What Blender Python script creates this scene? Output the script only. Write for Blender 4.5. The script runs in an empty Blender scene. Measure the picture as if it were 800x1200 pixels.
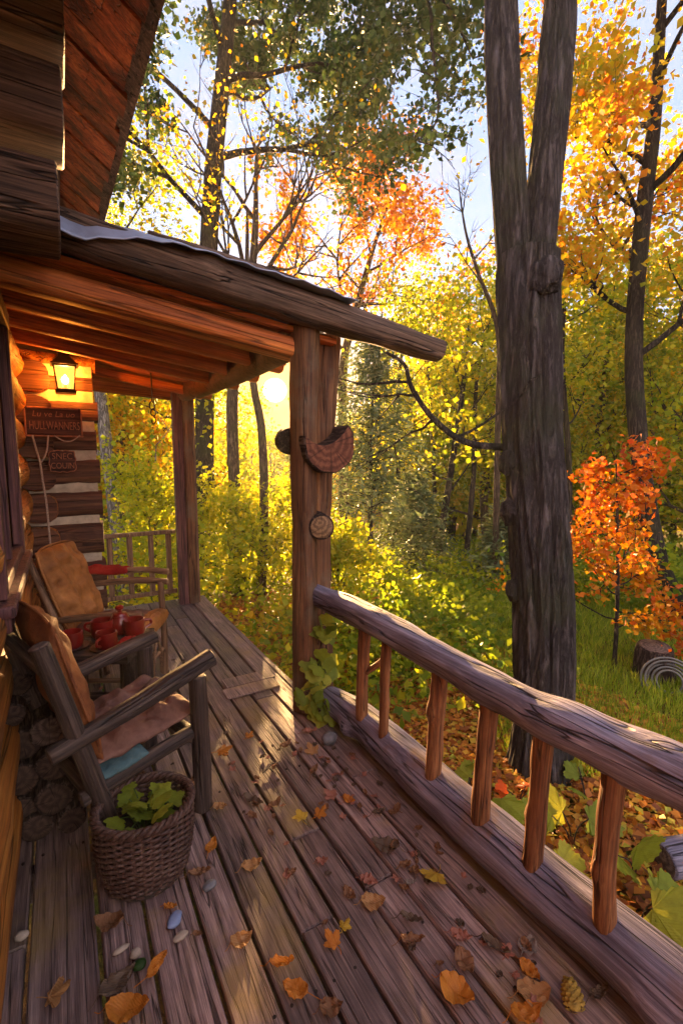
import bpy, bmesh, math, random
import numpy as np
from mathutils import Vector, Matrix, noise

scene = bpy.context.scene
C = scene.collection
R = math.radians

# ------------------------------------------------------------------ camera, world, sun, exposure
cam_d = bpy.data.cameras.new('camera')
cam = bpy.data.objects.new('camera', cam_d)
C.objects.link(cam)
cam_d.lens = 16.8
cam_d.sensor_width = 36
cam_d.clip_start = 0.02
cam_d.clip_end = 900
cam.location = (0, 0, 1.6)
cam.rotation_euler = (R(90) - math.atan(65 / 560), 0, R(-30.3))
scene.camera = cam

SUN_AZ, SUN_EL = 22.55, 7.6            # azimuth from +Y towards +X, elevation (degrees)
sdir = Vector((math.sin(R(SUN_AZ)) * math.cos(R(SUN_EL)), math.cos(R(SUN_AZ)) * math.cos(R(SUN_EL)), math.sin(R(SUN_EL))))

world = bpy.data.worlds.new('World')
scene.world = world
world.use_nodes = True
wt = world.node_tree
wt.nodes.clear()
w_out = wt.nodes.new('ShaderNodeOutputWorld')
w_bg = wt.nodes.new('ShaderNodeBackground')
w_sky = wt.nodes.new('ShaderNodeTexSky')
w_sky.sky_type = 'NISHITA'
w_sky.sun_disc = False
w_sky.sun_elevation = R(SUN_EL)
w_sky.sun_rotation = R(SUN_AZ)
w_sky.air_density = 1.0
w_sky.dust_density = 0.4
w_sky.ozone_density = 2.0
w_bg.inputs['Strength'].default_value = 0.09
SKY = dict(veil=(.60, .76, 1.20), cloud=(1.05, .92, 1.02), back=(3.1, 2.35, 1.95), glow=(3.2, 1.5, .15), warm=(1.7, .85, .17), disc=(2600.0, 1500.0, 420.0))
w_tc = wt.nodes.new('ShaderNodeTexCoord')
w_map = wt.nodes.new('ShaderNodeMapping')
w_map.inputs['Scale'].default_value = (1.0, 1.0, 2.2)
wt.links.new(w_tc.outputs['Generated'], w_map.inputs['Vector'])
w_n = wt.nodes.new('ShaderNodeTexNoise')
w_n.inputs['Scale'].default_value = 2.6
w_n.inputs['Detail'].default_value = 7
w_n.inputs['Roughness'].default_value = 0.55
wt.links.new(w_map.outputs[0], w_n.inputs['Vector'])
w_r = wt.nodes.new('ShaderNodeValToRGB')
w_r.color_ramp.elements[0].position = 0.47
w_r.color_ramp.elements[1].position = 0.70
wt.links.new(w_n.outputs['Fac'], w_r.inputs['Fac'])
w_cm = wt.nodes.new('ShaderNodeMath'); w_cm.operation = 'MULTIPLY'; w_cm.inputs[1].default_value = 0.75
wt.links.new(w_r.outputs[0], w_cm.inputs[0])
w_mix = wt.nodes.new('ShaderNodeMix'); w_mix.data_type = 'RGBA'
wt.links.new(w_cm.outputs[0], w_mix.inputs['Factor'])
w_veil = wt.nodes.new('ShaderNodeMix'); w_veil.data_type = 'RGBA'
w_veil.inputs['Factor'].default_value = 0.93
wt.links.new(w_sky.outputs[0], w_veil.inputs['A'])
w_veil.inputs['B'].default_value = (*SKY['veil'], 1)
wt.links.new(w_veil.outputs['Result'], w_mix.inputs['A'])
w_mix.inputs['B'].default_value = (*SKY['cloud'], 1)
# the sun's own disc and the glare of the air round it (the sky's light, by direction)
w_dot = wt.nodes.new('ShaderNodeVectorMath'); w_dot.operation = 'DOT_PRODUCT'
w_nrm = wt.nodes.new('ShaderNodeVectorMath'); w_nrm.operation = 'NORMALIZE'
wt.links.new(w_tc.outputs['Generated'], w_nrm.inputs[0])
wt.links.new(w_nrm.outputs[0], w_dot.inputs[0])
w_dot.inputs[1].default_value = sdir
w_ac = wt.nodes.new('ShaderNodeMath'); w_ac.operation = 'ARCCOSINE'
wt.links.new(w_dot.outputs['Value'], w_ac.inputs[0])
def w_add(prev, lo, hi, colour, power):
    mr = wt.nodes.new('ShaderNodeMapRange')
    mr.inputs['From Min'].default_value = R(lo); mr.inputs['From Max'].default_value = R(hi)
    mr.inputs['To Min'].default_value = 1; mr.inputs['To Max'].default_value = 0
    wt.links.new(w_ac.outputs[0], mr.inputs['Value'])
    pw = wt.nodes.new('ShaderNodeMath'); pw.operation = 'POWER'; pw.inputs[1].default_value = power
    wt.links.new(mr.outputs[0], pw.inputs[0])
    sc = wt.nodes.new('ShaderNodeVectorMath'); sc.operation = 'SCALE'
    sc.inputs[0].default_value = colour
    wt.links.new(pw.outputs[0], sc.inputs['Scale'])
    ad = wt.nodes.new('ShaderNodeVectorMath'); ad.operation = 'ADD'
    wt.links.new(prev, ad.inputs[0]); wt.links.new(sc.outputs[0], ad.inputs[1])
    return ad.outputs[0]
w_wf = wt.nodes.new('ShaderNodeMapRange'); w_wf.interpolation_type = 'SMOOTHSTEP'
w_wf.inputs['From Min'].default_value = R(17); w_wf.inputs['From Max'].default_value = R(2.5)
w_wf.inputs['To Max'].default_value = 0.97
wt.links.new(w_ac.outputs[0], w_wf.inputs['Value'])
w_wm = wt.nodes.new('ShaderNodeMix'); w_wm.data_type = 'RGBA'
wt.links.new(w_wf.outputs[0], w_wm.inputs['Factor'])
wt.links.new(w_mix.outputs['Result'], w_wm.inputs['A']); w_wm.inputs['B'].default_value = (*SKY['warm'], 1)
w_c = w_add(w_wm.outputs['Result'], 0.0, 6.5, SKY['glow'], 2.6)
w_c = w_add(w_c, 0.4, 1.4, SKY['disc'], 2.2)
# fill light added to the unseen sky opposite the sun, brightening camera-facing sides
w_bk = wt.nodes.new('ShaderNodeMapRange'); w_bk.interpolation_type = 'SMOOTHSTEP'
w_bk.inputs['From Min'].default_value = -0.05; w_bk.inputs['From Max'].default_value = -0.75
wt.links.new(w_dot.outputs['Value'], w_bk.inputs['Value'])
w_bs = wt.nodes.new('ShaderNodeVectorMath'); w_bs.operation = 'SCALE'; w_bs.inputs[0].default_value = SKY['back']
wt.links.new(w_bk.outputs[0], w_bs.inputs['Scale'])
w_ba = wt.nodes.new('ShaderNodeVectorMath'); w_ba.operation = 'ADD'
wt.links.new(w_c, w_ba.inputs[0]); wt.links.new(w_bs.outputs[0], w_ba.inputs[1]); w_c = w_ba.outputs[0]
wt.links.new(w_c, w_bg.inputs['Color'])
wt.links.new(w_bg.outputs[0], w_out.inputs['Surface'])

sun_d = bpy.data.lights.new('sun', 'SUN')
sun_d.energy = 4.6
sun_d.angle = R(0.9)
sun_d.color = (1.0, 0.57, 0.22)
sun = bpy.data.objects.new('sun', sun_d)
C.objects.link(sun)
sun.location = sdir * 50
sun.rotation_euler = sdir.to_track_quat('Z', 'Y').to_euler()

scene.view_settings.view_transform = 'Standard'
scene.view_settings.look = 'None'
scene.view_settings.gamma = 1.0
scene.view_settings.exposure = 3.4
scene.render.engine = 'CYCLES'
scene.cycles.use_denoising = True
scene.cycles.max_bounces = 8
scene.cycles.diffuse_bounces = 4
scene.cycles.transparent_max_bounces = 8
scene.cycles.sample_clamp_indirect = 6.0

# ------------------------------------------------------------------ node helpers
class NT:
    def __init__(s, name):
        s.m = bpy.data.materials.new(name); s.m.use_nodes = True
        s.t = s.m.node_tree; s.t.nodes.clear()
        s.out = s.t.nodes.new('ShaderNodeOutputMaterial')
    def n(s, kind, **kw):
        o = s.t.nodes.new('ShaderNode' + kind)
        for k, v in kw.items(): setattr(o, k, v)
        return o
    def l(s, a, b): s.t.links.new(a, b)
    def val(s, sock, v):
        if hasattr(v, 'is_output'): s.l(v, sock)
        else: sock.default_value = v
    def math(s, op, a, b=0.0, clamp=False):
        o = s.n('Math', operation=op, use_clamp=clamp); s.val(o.inputs[0], a); s.val(o.inputs[1], b); return o.outputs[0]
    def noise(s, vec, scale, detail=5, rough=.6, dist=0.0):
        o = s.n('TexNoise'); s.l(vec, o.inputs['Vector'])
        o.inputs['Scale'].default_value = scale; o.inputs['Detail'].default_value = detail
        o.inputs['Roughness'].default_value = rough; o.inputs['Distortion'].default_value = dist
        return o.outputs['Fac']
    def ramp(s, fac, stops, interp='LINEAR'):
        o = s.n('ValToRGB'); o.color_ramp.interpolation = interp
        e = o.color_ramp.elements
        while len(e) < len(stops): e.new(0.5)
        for el, (p, c) in zip(e, stops):
            el.position = p; el.color = (*c, 1) if len(c) == 3 else c
        s.l(fac, o.inputs['Fac']); return o.outputs[0]
    def mr(s, v, a, b, c=0.0, d=1.0):
        o = s.n('MapRange'); s.l(v, o.inputs['Value'])
        for i, x in zip(('From Min', 'From Max', 'To Min', 'To Max'), (a, b, c, d)): o.inputs[i].default_value = x
        return o.outputs[0]
    def mix(s, f, a, b, blend='MIX'):
        o = s.n('Mix', data_type='RGBA', blend_type=blend)
        s.val(o.inputs['Factor'], f)
        for k, x in (('A', a), ('B', b)):
            if hasattr(x, 'is_output'): s.l(x, o.inputs[k])
            else: o.inputs[k].default_value = (*x, 1)
        return o.outputs['Result']
    def mapping(s, vec, scale):
        o = s.n('Mapping'); s.l(vec, o.inputs['Vector']); o.inputs['Scale'].default_value = scale; return o.outputs[0]
    def objvec(s, rnd=True):
        tc = s.n('TexCoord')
        if not rnd: return tc.outputs['Object']
        oi = s.n('ObjectInfo'); sc = s.n('VectorMath', operation='SCALE'); sc.inputs[0].default_value = (31.0, 17.0, 23.0)
        s.l(oi.outputs['Random'], sc.inputs['Scale'])
        ad = s.n('VectorMath', operation='ADD'); s.l(tc.outputs['Object'], ad.inputs[0]); s.l(sc.outputs[0], ad.inputs[1])
        return ad.outputs[0]
    def attr(s, name='tint'):
        o = s.n('Attribute', attribute_name=name); return o.outputs['Fac']
    def bsdf(s, col, rough=.8, bump=None, bstr=.4, bdist=.01, spec=.3):
        b = s.n('BsdfPrincipled')
        s.val(b.inputs['Base Color'], col if hasattr(col, 'is_output') else (*col, 1))
        s.val(b.inputs['Roughness'], rough)
        b.inputs['Specular IOR Level'].default_value = spec
        if bump is not None:
            bp = s.n('Bump'); bp.inputs['Strength'].default_value = bstr; bp.inputs['Distance'].default_value = bdist
            s.l(bump, bp.inputs['Height']); s.l(bp.outputs[0], b.inputs['Normal'])
        s.l(b.outputs[0], s.out.inputs['Surface'])
        return b

def wood(name, dark, mid, light, axis=2, gs=1.0, patch=None, amt=.3, rough=.7, bump=.5, crack=.7, tint=0.0, spec=.3, pscale=3.0):
    t = NT(name)
    v = t.objvec()
    if tint:
        a = t.attr()
        sc = t.n('VectorMath', operation='SCALE'); sc.inputs[0].default_value = (9.0, 41.0, 13.0); t.l(a, sc.inputs['Scale'])
        ad = t.n('VectorMath', operation='ADD'); t.l(v, ad.inputs[0]); t.l(sc.outputs[0], ad.inputs[1]); v = ad.outputs[0]
    def st(p, al):
        s = [p, p, p]; s[axis] = al
        return t.mapping(v, s)
    grain = t.noise(st(30 * gs, 1.3 * gs), 1.0, 8, .66, .5)
    col = t.ramp(grain, [(.30, dark), (.50, mid), (.70, light)])
    big = t.noise(v, 2.3 * gs, 4, .6)
    col = t.mix(t.mr(big, .35, .7, 0, .55), col, dark)
    fine = t.noise(st(110 * gs, 3.0 * gs), 1.0, 3, .6)
    col = t.mix(1.0, col, t.ramp(fine, [(.3, (.55, .55, .55)), (.7, (1.2, 1.2, 1.2))]), 'MULTIPLY')
    cn = t.noise(st(15 * gs, .5 * gs), 1.0, 2, .5, .35)
    ck = t.mr(t.math('ABSOLUTE', t.math('SUBTRACT', cn, .5)), .0, .018, 1 - crack, 1)
    col = t.mix(1.0, col, ck, 'MULTIPLY')
    if patch is not None:
        pn = t.noise(v, pscale, 6, .65)
        col = t.mix(t.mr(pn, .56 - amt * .2, .72 - amt * .2, 0, .85), col, patch)
    if tint:
        col = t.mix(1.0, col, t.ramp(t.attr(), [(0, (1 - tint,) * 3), (1, (1 + tint, 1 + tint * .95, 1 + tint * .9))]), 'MULTIPLY')
    h = t.math('ADD', t.math('MULTIPLY', fine, .35), t.math('ADD', t.math('MULTIPLY', grain, .6), ck))
    t.bsdf(col, rough, h, bump, .012, spec)
    return t.m

def endgrain(name, dark, light, rs=210.0):
    t = NT(name)
    v = t.objvec(False)
    sx = t.n('SeparateXYZ'); t.l(v, sx.inputs[0])
    oi = t.n('ObjectInfo')
    cx = t.n('CombineXYZ'); t.l(t.math('ADD', sx.outputs[0], t.math('MULTIPLY', t.math('SUBTRACT', oi.outputs['Random'], .5), .05)), cx.inputs[0]); t.l(t.math('SUBTRACT', sx.outputs[1], t.math('MULTIPLY', oi.outputs['Random'], .03)), cx.inputs[1])
    ln = t.n('VectorMath', operation='LENGTH'); t.l(cx.outputs[0], ln.inputs[0])
    nz = t.noise(cx.outputs[0], 26, 4)
    r = t.math('ADD', t.math('MULTIPLY', ln.outputs['Value'], rs), t.math('MULTIPLY', nz, 9.0))
    s = t.math('SINE', r)
    col = t.ramp(t.math('ADD', t.math('MULTIPLY', t.mr(s, -1, 1), .5), t.math('MULTIPLY', t.noise(v, 9, 5), .6)), [(.2, dark), (.85, light)])
    at = t.math('ARCTAN2', sx.outputs[0], sx.outputs[1])
    ca = t.n('CombineXYZ'); t.l(at, ca.inputs[0])
    rc = t.noise(ca.outputs[0], 3.2, 2)
    ck = t.mr(t.math('ABSOLUTE', t.math('SUBTRACT', rc, .5)), 0, .012, .25, 1)
    col = t.mix(1.0, col, ck, 'MULTIPLY')
    col = t.mix(t.mr(t.noise(v, 14, 4), .4, .7, 0, .5), col, dark)
    t.bsdf(col, .85, t.math('ADD', s, t.math('MULTIPLY', ck, 2.0)), .25, .004)
    return t.m

def leafmat(name, stops, trans=.55, rough=.5, vein=0.0):
    t = NT(name)
    col = t.ramp(t.attr(), stops)
    v = t.objvec()
    col = t.mix(t.mr(t.noise(v, 28 if vein else 6, 4), .4, .75, 0, .55), col, t.mix(1.0, col, (.5, .42, .35), 'MULTIPLY'))
    bmp = None
    b = t.n('BsdfPrincipled'); t.l(col, b.inputs['Base Color']); b.inputs['Roughness'].default_value = rough
    b.inputs['Specular IOR Level'].default_value = .25
    if vein:
        w = t.n('TexWave', wave_type='BANDS', bands_direction='DIAGONAL'); t.l(v, w.inputs['Vector'])
        w.inputs['Scale'].default_value = vein; w.inputs['Distortion'].default_value = 3
        bp = t.n('Bump'); bp.inputs['Strength'].default_value = .35; bp.inputs['Distance'].default_value = .003
        t.l(w.outputs['Fac'], bp.inputs['Height']); t.l(bp.outputs[0], b.inputs['Normal'])
    if trans > 0:
        tr = t.n('BsdfTranslucent'); t.l(t.mix(1.0, col, (1.15, 1.1, .8), 'MULTIPLY'), tr.inputs['Color'])
        mx = t.n('MixShader'); mx.inputs[0].default_value = trans
        t.l(b.outputs[0], mx.inputs[1]); t.l(tr.outputs[0], mx.inputs[2]); t.l(mx.outputs[0], t.out.inputs['Surface'])
    else:
        t.l(b.outputs[0], t.out.inputs['Surface'])
    return t.m

def plain(name, col, rough=.6, metal=0.0, nscale=20.0, var=.35, bump=.2, spec=.4):
    t = NT(name)
    v = t.objvec()
    nz = t.noise(v, nscale, 6, .6)
    c = t.mix(t.mr(nz, .3, .7, 0, 1), tuple(x * (1 - var) for x in col), tuple(min(1, x * (1 + var)) for x in col))
    b = t.bsdf(c, rough, nz, bump, .004, spec)
    b.inputs['Metallic'].default_value = metal
    return t.m

def bark(name, dark, light, gs=1.0, moss=None, bump=1.0):
    t = NT(name)
    v = t.objvec()
    m = t.mapping(v, (22 * gs, 22 * gs, 2.6 * gs))
    a = t.noise(m, 1.0, 7, .66, .35)
    rg = t.math('ABSOLUTE', t.math('SUBTRACT', a, .5))
    f = t.noise(t.mapping(v, (60 * gs, 60 * gs, 22 * gs)), 1.0, 5, .65)
    h = t.math('ADD', t.mr(rg, 0, .17), t.math('MULTIPLY', f, .5))
    col = t.ramp(h, [(.15, tuple(x * .5 for x in dark)), (.55, dark), (1.0, light)])
    if moss: col = t.mix(t.mr(t.noise(v, 2.4, 5), .5, .68, 0, .6), col, moss)
    t.bsdf(col, .9, h, bump, .03 / gs, .15)
    return t.m

def cloth(name, dark, light, weave=420.0, rough=.9):
    t = NT(name)
    v = t.objvec()
    big = t.noise(v, 7, 5, .6)
    col = t.ramp(big, [(.3, dark), (.7, light)])
    w = t.n('TexWave', wave_type='BANDS'); t.l(v, w.inputs['Vector']); w.inputs['Scale'].default_value = weave / 10
    f = t.noise(v, 160, 2)
    t.bsdf(col, rough, t.math('ADD', t.math('MULTIPLY', f, .3), t.math('MULTIPLY', big, 3.0)), .35, .02, .15)
    return t.m

# ------------------------------------------------------------------ object helpers
def world_m(o):
    return o.matrix_basis.copy() if o.parent is None else world_m(o.parent) @ o.matrix_basis

def tag(o, label=None, cat=None, group=None, kind=None):
    if label: o['label'] = label
    if cat: o['category'] = cat
    if group: o['group'] = group
    if kind: o['kind'] = kind
    return o

def thing(name, label, cat, loc=(0, 0, 0), rz=0.0, group=None):
    o = bpy.data.objects.new(name, None)
    o.empty_display_size = .1
    C.objects.link(o)
    o.location = loc; o.rotation_euler = (0, 0, rz)
    return tag(o, label, cat, group)

def link_mesh(name, me, M=None, parent=None):
    o = bpy.data.objects.new(name, me)
    C.objects.link(o)
    M = M or Matrix.Identity(4)
    if parent is not None:
        o.parent = parent
        o.matrix_basis = world_m(parent).inverted() @ M
    else:
        o.matrix_basis = M
    return o

class MB:
    """collects verts and faces of one mesh (world or local coordinates)"""
    def __init__(s): s.v = []; s.f = []; s.mi = []; s.t = []
    def add(s, verts, faces, mi=0, tint=0.5):
        b = len(s.v)
        s.v.extend([tuple(x) for x in verts])
        for f in faces:
            s.f.append(tuple(b + i for i in f)); s.mi.append(mi); s.t.append(tint)
    def box(s, lo, hi, mi=0, tint=.5):
        (a, b, c), (d, e, f) = lo, hi
        s.add([(a,b,c),(d,b,c),(d,e,c),(a,e,c),(a,b,f),(d,b,f),(d,e,f),(a,e,f)],
              [(0,3,2,1),(4,5,6,7),(0,1,5,4),(1,2,6,5),(2,3,7,6),(3,0,4,7)], mi, tint)
    def rbox(s, lo, hi, e=.006, mi=0, tint=.5, cuts=1, warp=0.0, seed=0.0):
        """box with chamfered long edges, along its longest axis"""
        L = [hi[i] - lo[i] for i in range(3)]
        ax = L.index(max(L)); u, w = [i for i in range(3) if i != ax]
        if (ax, u, w) in ((1, 0, 2),): u, w = w, u
        prof = [(lo[u]+e, lo[w]), (hi[u]-e, lo[w]), (hi[u], lo[w]+e), (hi[u], hi[w]-e), (hi[u]-e, hi[w]), (lo[u]+e, hi[w]), (lo[u], hi[w]-e), (lo[u], lo[w]+e)]
        vs = []
        st = [0.0, e / L[ax]] + [e / L[ax] + (1 - 2 * e / L[ax]) * (i / cuts) for i in range(1, cuts)] + [1 - e / L[ax], 1.0]
        cu, cw = (lo[u]+hi[u])/2, (lo[w]+hi[w])/2
        for k, x in enumerate(st):
            p = lo[ax] + x * L[ax]
            sh = 1.0
            for a, b in prof:
                if k in (0, len(st) - 1):
                    a = cu + (a - cu) * (1 - e / max(1e-6, (hi[u]-lo[u]) / 2)); b = cw + (b - cw) * (1 - e / max(1e-6, (hi[w]-lo[w]) / 2))
                q = [0, 0, 0]; q[ax] = p; q[u] = a; q[w] = b
                if warp:
                    q[u] += warp * noise.noise((p * 1.7, seed * 7.1, 3.1 + (a > cu) * 5)); q[w] += warp * noise.noise((p * 2.1, seed * 5.3, 8.7 + (a > cu) * 4))
                vs.append(q)
        n = 8; fs = []
        for k in range(len(st) - 1):
            for i in range(n):
                j = (i + 1) % n
                fs.append((k*n+i, k*n+j, (k+1)*n+j, (k+1)*n+i))
        fs.append(tuple(reversed(range(n)))); fs.append(tuple((len(st)-1)*n + i for i in range(n)))
        s.add(vs, fs, mi, tint)
    def tube(s, pts, rad, seg=8, mi=0, tint=.5, cap=True, capmi=None, rough=0.0, seed=0.0, sq=2.0, asp=1.0, roll=0.0, ridge=None):
        pts = [Vector(p) for p in pts]; n = len(pts)
        T = [(pts[min(i+1, n-1)] - pts[max(i-1, 0)]).normalized() for i in range(n)]
        ref = Vector((0, 0, 1)) if abs(T[0].z) < .9 else Vector((1, 0, 0))
        X = T[0].cross(ref).normalized()
        vs = []
        for i in range(n):
            X = (X - T[i] * X.dot(T[i])).normalized(); Yv = T[i].cross(X)
            r = rad[i] if hasattr(rad, '__len__') else rad
            for k in range(seg):
                a = 2 * math.pi * k / seg + roll
                ca, sa = math.cos(a), math.sin(a)
                q = 1.0
                if sq != 2.0: q = (abs(ca) ** sq + abs(sa) ** sq) ** (-1 / sq)
                if rough: q *= 1 + rough * noise.noise((ca * 1.3 + seed * 3.7, sa * 1.3 + seed, i * .45 + seed * 1.9))
                if ridge: q *= ridge(a, i, pts[i])
                vs.append(pts[i] + X * (r * q * ca) + Yv * (r * q * sa * asp))
        fs = []
        for i in range(n - 1):
            for k in range(seg):
                j = (k + 1) % seg
                fs.append((i*seg+k, i*seg+j, (i+1)*seg+j, (i+1)*seg+k))
        s.add(vs, fs, mi, tint)
        if cap:
            b = len(s.v) - n * seg
            for c, rev in ((0, True), (n - 1, False)):
                idx = [b + c * seg + k for k in range(seg)]
                s.f.append(tuple(reversed(idx)) if rev else tuple(idx)); s.mi.append(mi if capmi is None else capmi); s.t.append(tint)
    def build(s, name, mats, parent=None, M=None, smooth=True, tint=False):
        me = bpy.data.meshes.new(name)
        Mi = (M or Matrix.Identity(4)).inverted()
        me.from_pydata([Mi @ Vector(v) for v in s.v] if M else s.v, [], s.f)
        mats = mats if isinstance(mats, (list, tuple)) else [mats]
        for m in mats: me.materials.append(m)
        if len(mats) > 1: me.polygons.foreach_set('material_index', s.mi)
        if tint:
            a = me.attributes.new('tint', 'FLOAT', 'FACE'); a.data.foreach_set('value', s.t)
        if smooth:
            me.polygons.foreach_set('use_smooth', [True] * len(me.polygons))
            me.set_sharp_from_angle(angle=R(42))
        if len(me.polygons) < 30000:
            bm = bmesh.new(); bm.from_mesh(me); bmesh.ops.recalc_face_normals(bm, faces=bm.faces); bm.to_mesh(me); bm.free()
        me.update()
        return link_mesh(name, me, M, parent)

def frame(p0, p1, roll=0.0):
    p0, p1 = Vector(p0), Vector(p1)
    z = (p1 - p0).normalized()
    ref = Vector((0, 0, 1)) if abs(z.z) < .95 else Vector((0, 1, 0))
    x = ref.cross(z).normalized(); y = z.cross(x)
    M = Matrix((x, y, z)).transposed().to_4x4()
    M = Matrix.Translation(p0) @ M @ Matrix.Rotation(roll, 4, 'Z')
    return M

def catmull(P, sub):
    P = [Vector(p) for p in P]
    if len(P) < 3:
        return [P[0].lerp(P[-1], i / sub) for i in range(sub + 1)]
    out = []
    for i in range(len(P) - 1):
        a = P[i-1] if i else P[0] * 2 - P[1]
        b, c = P[i], P[i+1]
        d = P[i+2] if i + 2 < len(P) else P[-1] * 2 - P[-2]
        for k in range(sub):
            t = k / sub
            out.append(.5 * ((2*b) + (-a + c)*t + (2*a - 5*b + 4*c - d)*t*t + (-a + 3*b - 3*c + d)*t**3))
    out.append(P[-1])
    return out

def log(name, pts, rad, mats, parent=None, seg=18, sub=8, rough=.10, bend=.0, seed=1.0, sq=2.0, asp=1.0, roll=0.0, knots=(), bev=.12, frq=6.0):
    """one log or timber: local Z runs along it; slots: bark/grain, end grain"""
    P = catmull(pts, sub) if len(pts) > 2 else catmull(pts, sub * 2)
    M = frame(pts[0], pts[-1], roll); Mi = M.inverted()
    P = [Mi @ p for p in P]; n = len(P)
    L = P[-1].z
    rr = rad if hasattr(rad, '__len__') else (rad, rad)
    vs = []; fs = []
    rings = []
    def radius(t):
        t = t * (len(rr) - 1); i = min(int(t), len(rr) - 2); return rr[i] + (rr[i+1] - rr[i]) * (t - i)
    st = [(0, 1 - bev)] + [(i / (n - 1), 1.0) for i in range(n)] + [(1, 1 - bev)]
    for q, (t, k) in enumerate(st):
        i = min(n - 1, max(0, q - 1)); c = P[i].copy(); r = radius(t) * k
        if q == 1: c.z += bev * r * .8
        if q == n: c.z -= bev * r * .8
        if bend:
            c.x += bend * noise.noise((seed * 3.3, c.z * 1.4, 1.0)); c.y += bend * noise.noise((seed * 2.1, c.z * 1.4, 9.0))
        for j in range(seg):
            a = 2 * math.pi * j / seg; ca, sa = math.cos(a), math.sin(a)
            g = 1.0
            if sq != 2.0: g = (abs(ca) ** sq + abs(sa) ** sq) ** (-1 / sq)
            g *= 1 + rough * noise.noise((ca * 1.2 + seed * 7.7, sa * 1.2 - seed * 3.1, c.z * frq + seed))
            for (kt, ka, kh, kw) in knots:
                da = (a - ka + math.pi) % (2 * math.pi) - math.pi
                g += kh * math.exp(-((c.z - kt * L) / kw) ** 2 - (da * r / kw) ** 2)
            vs.append((c.x + r * g * ca, c.y + r * g * sa * asp, c.z))
    m = len(st)
    for i in range(m - 1):
        for j in range(seg):
            k = (j + 1) % seg
            fs.append((i*seg+j, i*seg+k, (i+1)*seg+k, (i+1)*seg+j))
    me = bpy.data.meshes.new(name)
    nb = len(fs)
    fs.append(tuple(reversed(range(seg)))); fs.append(tuple((m-1)*seg + j for j in range(seg)))
    me.from_pydata(vs, [], fs)
    mats = mats if isinstance(mats, (list, tuple)) else [mats]
    for mm in mats: me.materials.append(mm)
    if len(mats) > 1:
        me.polygons[nb].material_index = 1; me.polygons[nb+1].material_index = 1
    me.polygons.foreach_set('use_smooth', [True] * nb + [False] * 2)
    me.set_sharp_from_angle(angle=R(50))
    return link_mesh(name, me, M, parent)

def timber(name, lo, hi, mat, parent=None, e=.008, warp=.004, seed=1.0, cuts=8):
    m = MB(); c = [(lo[i] + hi[i]) / 2 for i in range(3)]
    m.rbox(lo, hi, e, 0, .5, cuts, warp, seed)
    return m.build(name, mat, parent, Matrix.Translation(c))

# ------------------------------------------------------------------ materials
M = {}
M['deck'] = wood('deck_wood', (.06, .038, .036), (.235, .157, .145), (.41, .29, .26), axis=1, gs=2.0, patch=(.23, .15, .05), amt=.12, rough=.5, bump=.65, crack=.8, tint=.42, pscale=1.7, spec=.5)
M['rail'] = wood('weathered_rail_wood', (.08, .07, .10), (.23, .21, .29), (.44, .41, .52), gs=1.2, patch=(.20, .105, .05), amt=-.1, rough=.6, bump=.9, crack=.9)
M['rail_warm'] = wood('barked_baluster_wood', (.06, .02, .010), (.22, .085, .03), (.40, .19, .075), gs=1.6, rough=.7, bump=.7)
M['post'] = wood('porch_post_wood', (.045, .018, .010), (.16, .068, .028), (.31, .15, .065), gs=1.0, patch=(.12, .09, .06), amt=.15, rough=.7, bump=.8, crack=.85)
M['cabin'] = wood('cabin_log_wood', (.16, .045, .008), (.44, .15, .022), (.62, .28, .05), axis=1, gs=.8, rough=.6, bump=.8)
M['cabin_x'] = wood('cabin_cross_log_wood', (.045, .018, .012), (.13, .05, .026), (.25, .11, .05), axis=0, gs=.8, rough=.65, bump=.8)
M['corbel'] = wood('corbel_log_wood', (.028, .018, .015), (.15, .085, .055), (.36, .22, .145), gs=1.25, rough=.7, bump=1.0, crack=.95)
M['rake'] = wood('roof_edge_log_wood', (.035, .022, .016), (.14, .085, .058), (.30, .19, .13), gs=1.2, rough=.75, bump=1.0, crack=.95)
M['soffit'] = wood('roof_board_wood', (.20, .042, .012), (.60, .145, .032), (.80, .28, .06), axis=0, gs=.7, rough=.65, bump=.6, tint=.3)
M['eave'] = wood('eave_board_wood', (.08, .018, .008), (.42, .085, .024), (.66, .20, .05), axis=0, gs=.9, patch=(.02, .010, .008), amt=.55, rough=.6, bump=.7, tint=.35, pscale=3.5)
M['rafter'] = wood('rafter_wood', (.18, .040, .009), (.58, .15, .028), (.78, .28, .055), gs=.8, rough=.6, bump=.6)
M['chair'] = wood('dark_chair_log_wood', (.020, .013, .011), (.062, .039, .030), (.155, .105, .08), gs=1.4, rough=.65, bump=.8)
M['chair_tan'] = wood('peeled_chair_stick_wood', (.08, .04, .022), (.24, .13, .07), (.40, .25, .14), gs=1.6, rough=.6, bump=.6)
M['end'] = endgrain('log_end_grain', (.10, .055, .03), (.30, .18, .09))
M['end_dark'] = endgrain('dark_log_end_grain', (.055, .034, .028), (.17, .115, .09))
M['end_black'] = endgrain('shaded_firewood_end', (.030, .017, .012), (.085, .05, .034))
M['bowl_end'] = endgrain('reddish_log_end_grain', (.07, .022, .012), (.20, .075, .038), 150)
M['firewood'] = bark('firewood_bark', (.04, .028, .022), (.12, .085, .07), 1.6, bump=.7)
M['chink'] = plain('chinking_mortar', (.46, .39, .29), .9, nscale=14, var=.3, bump=.5)
M['frame'] = wood('window_frame_wood', (.035, .014, .016), (.12, .045, .045), (.22, .09, .075), gs=1.2, bump=.4)
M['iron'] = plain('lantern_iron', (.035, .026, .02), .5, .6, 30, .4, .2)
M['metal_sheet'] = plain('roof_metal_sheet', (.30, .36, .52), .42, .25, 5, .35, .25)
M['cushion_tan'] = cloth('tan_leather_cushion', (.14, .05, .014), (.40, .17, .05), rough=.55)
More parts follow.
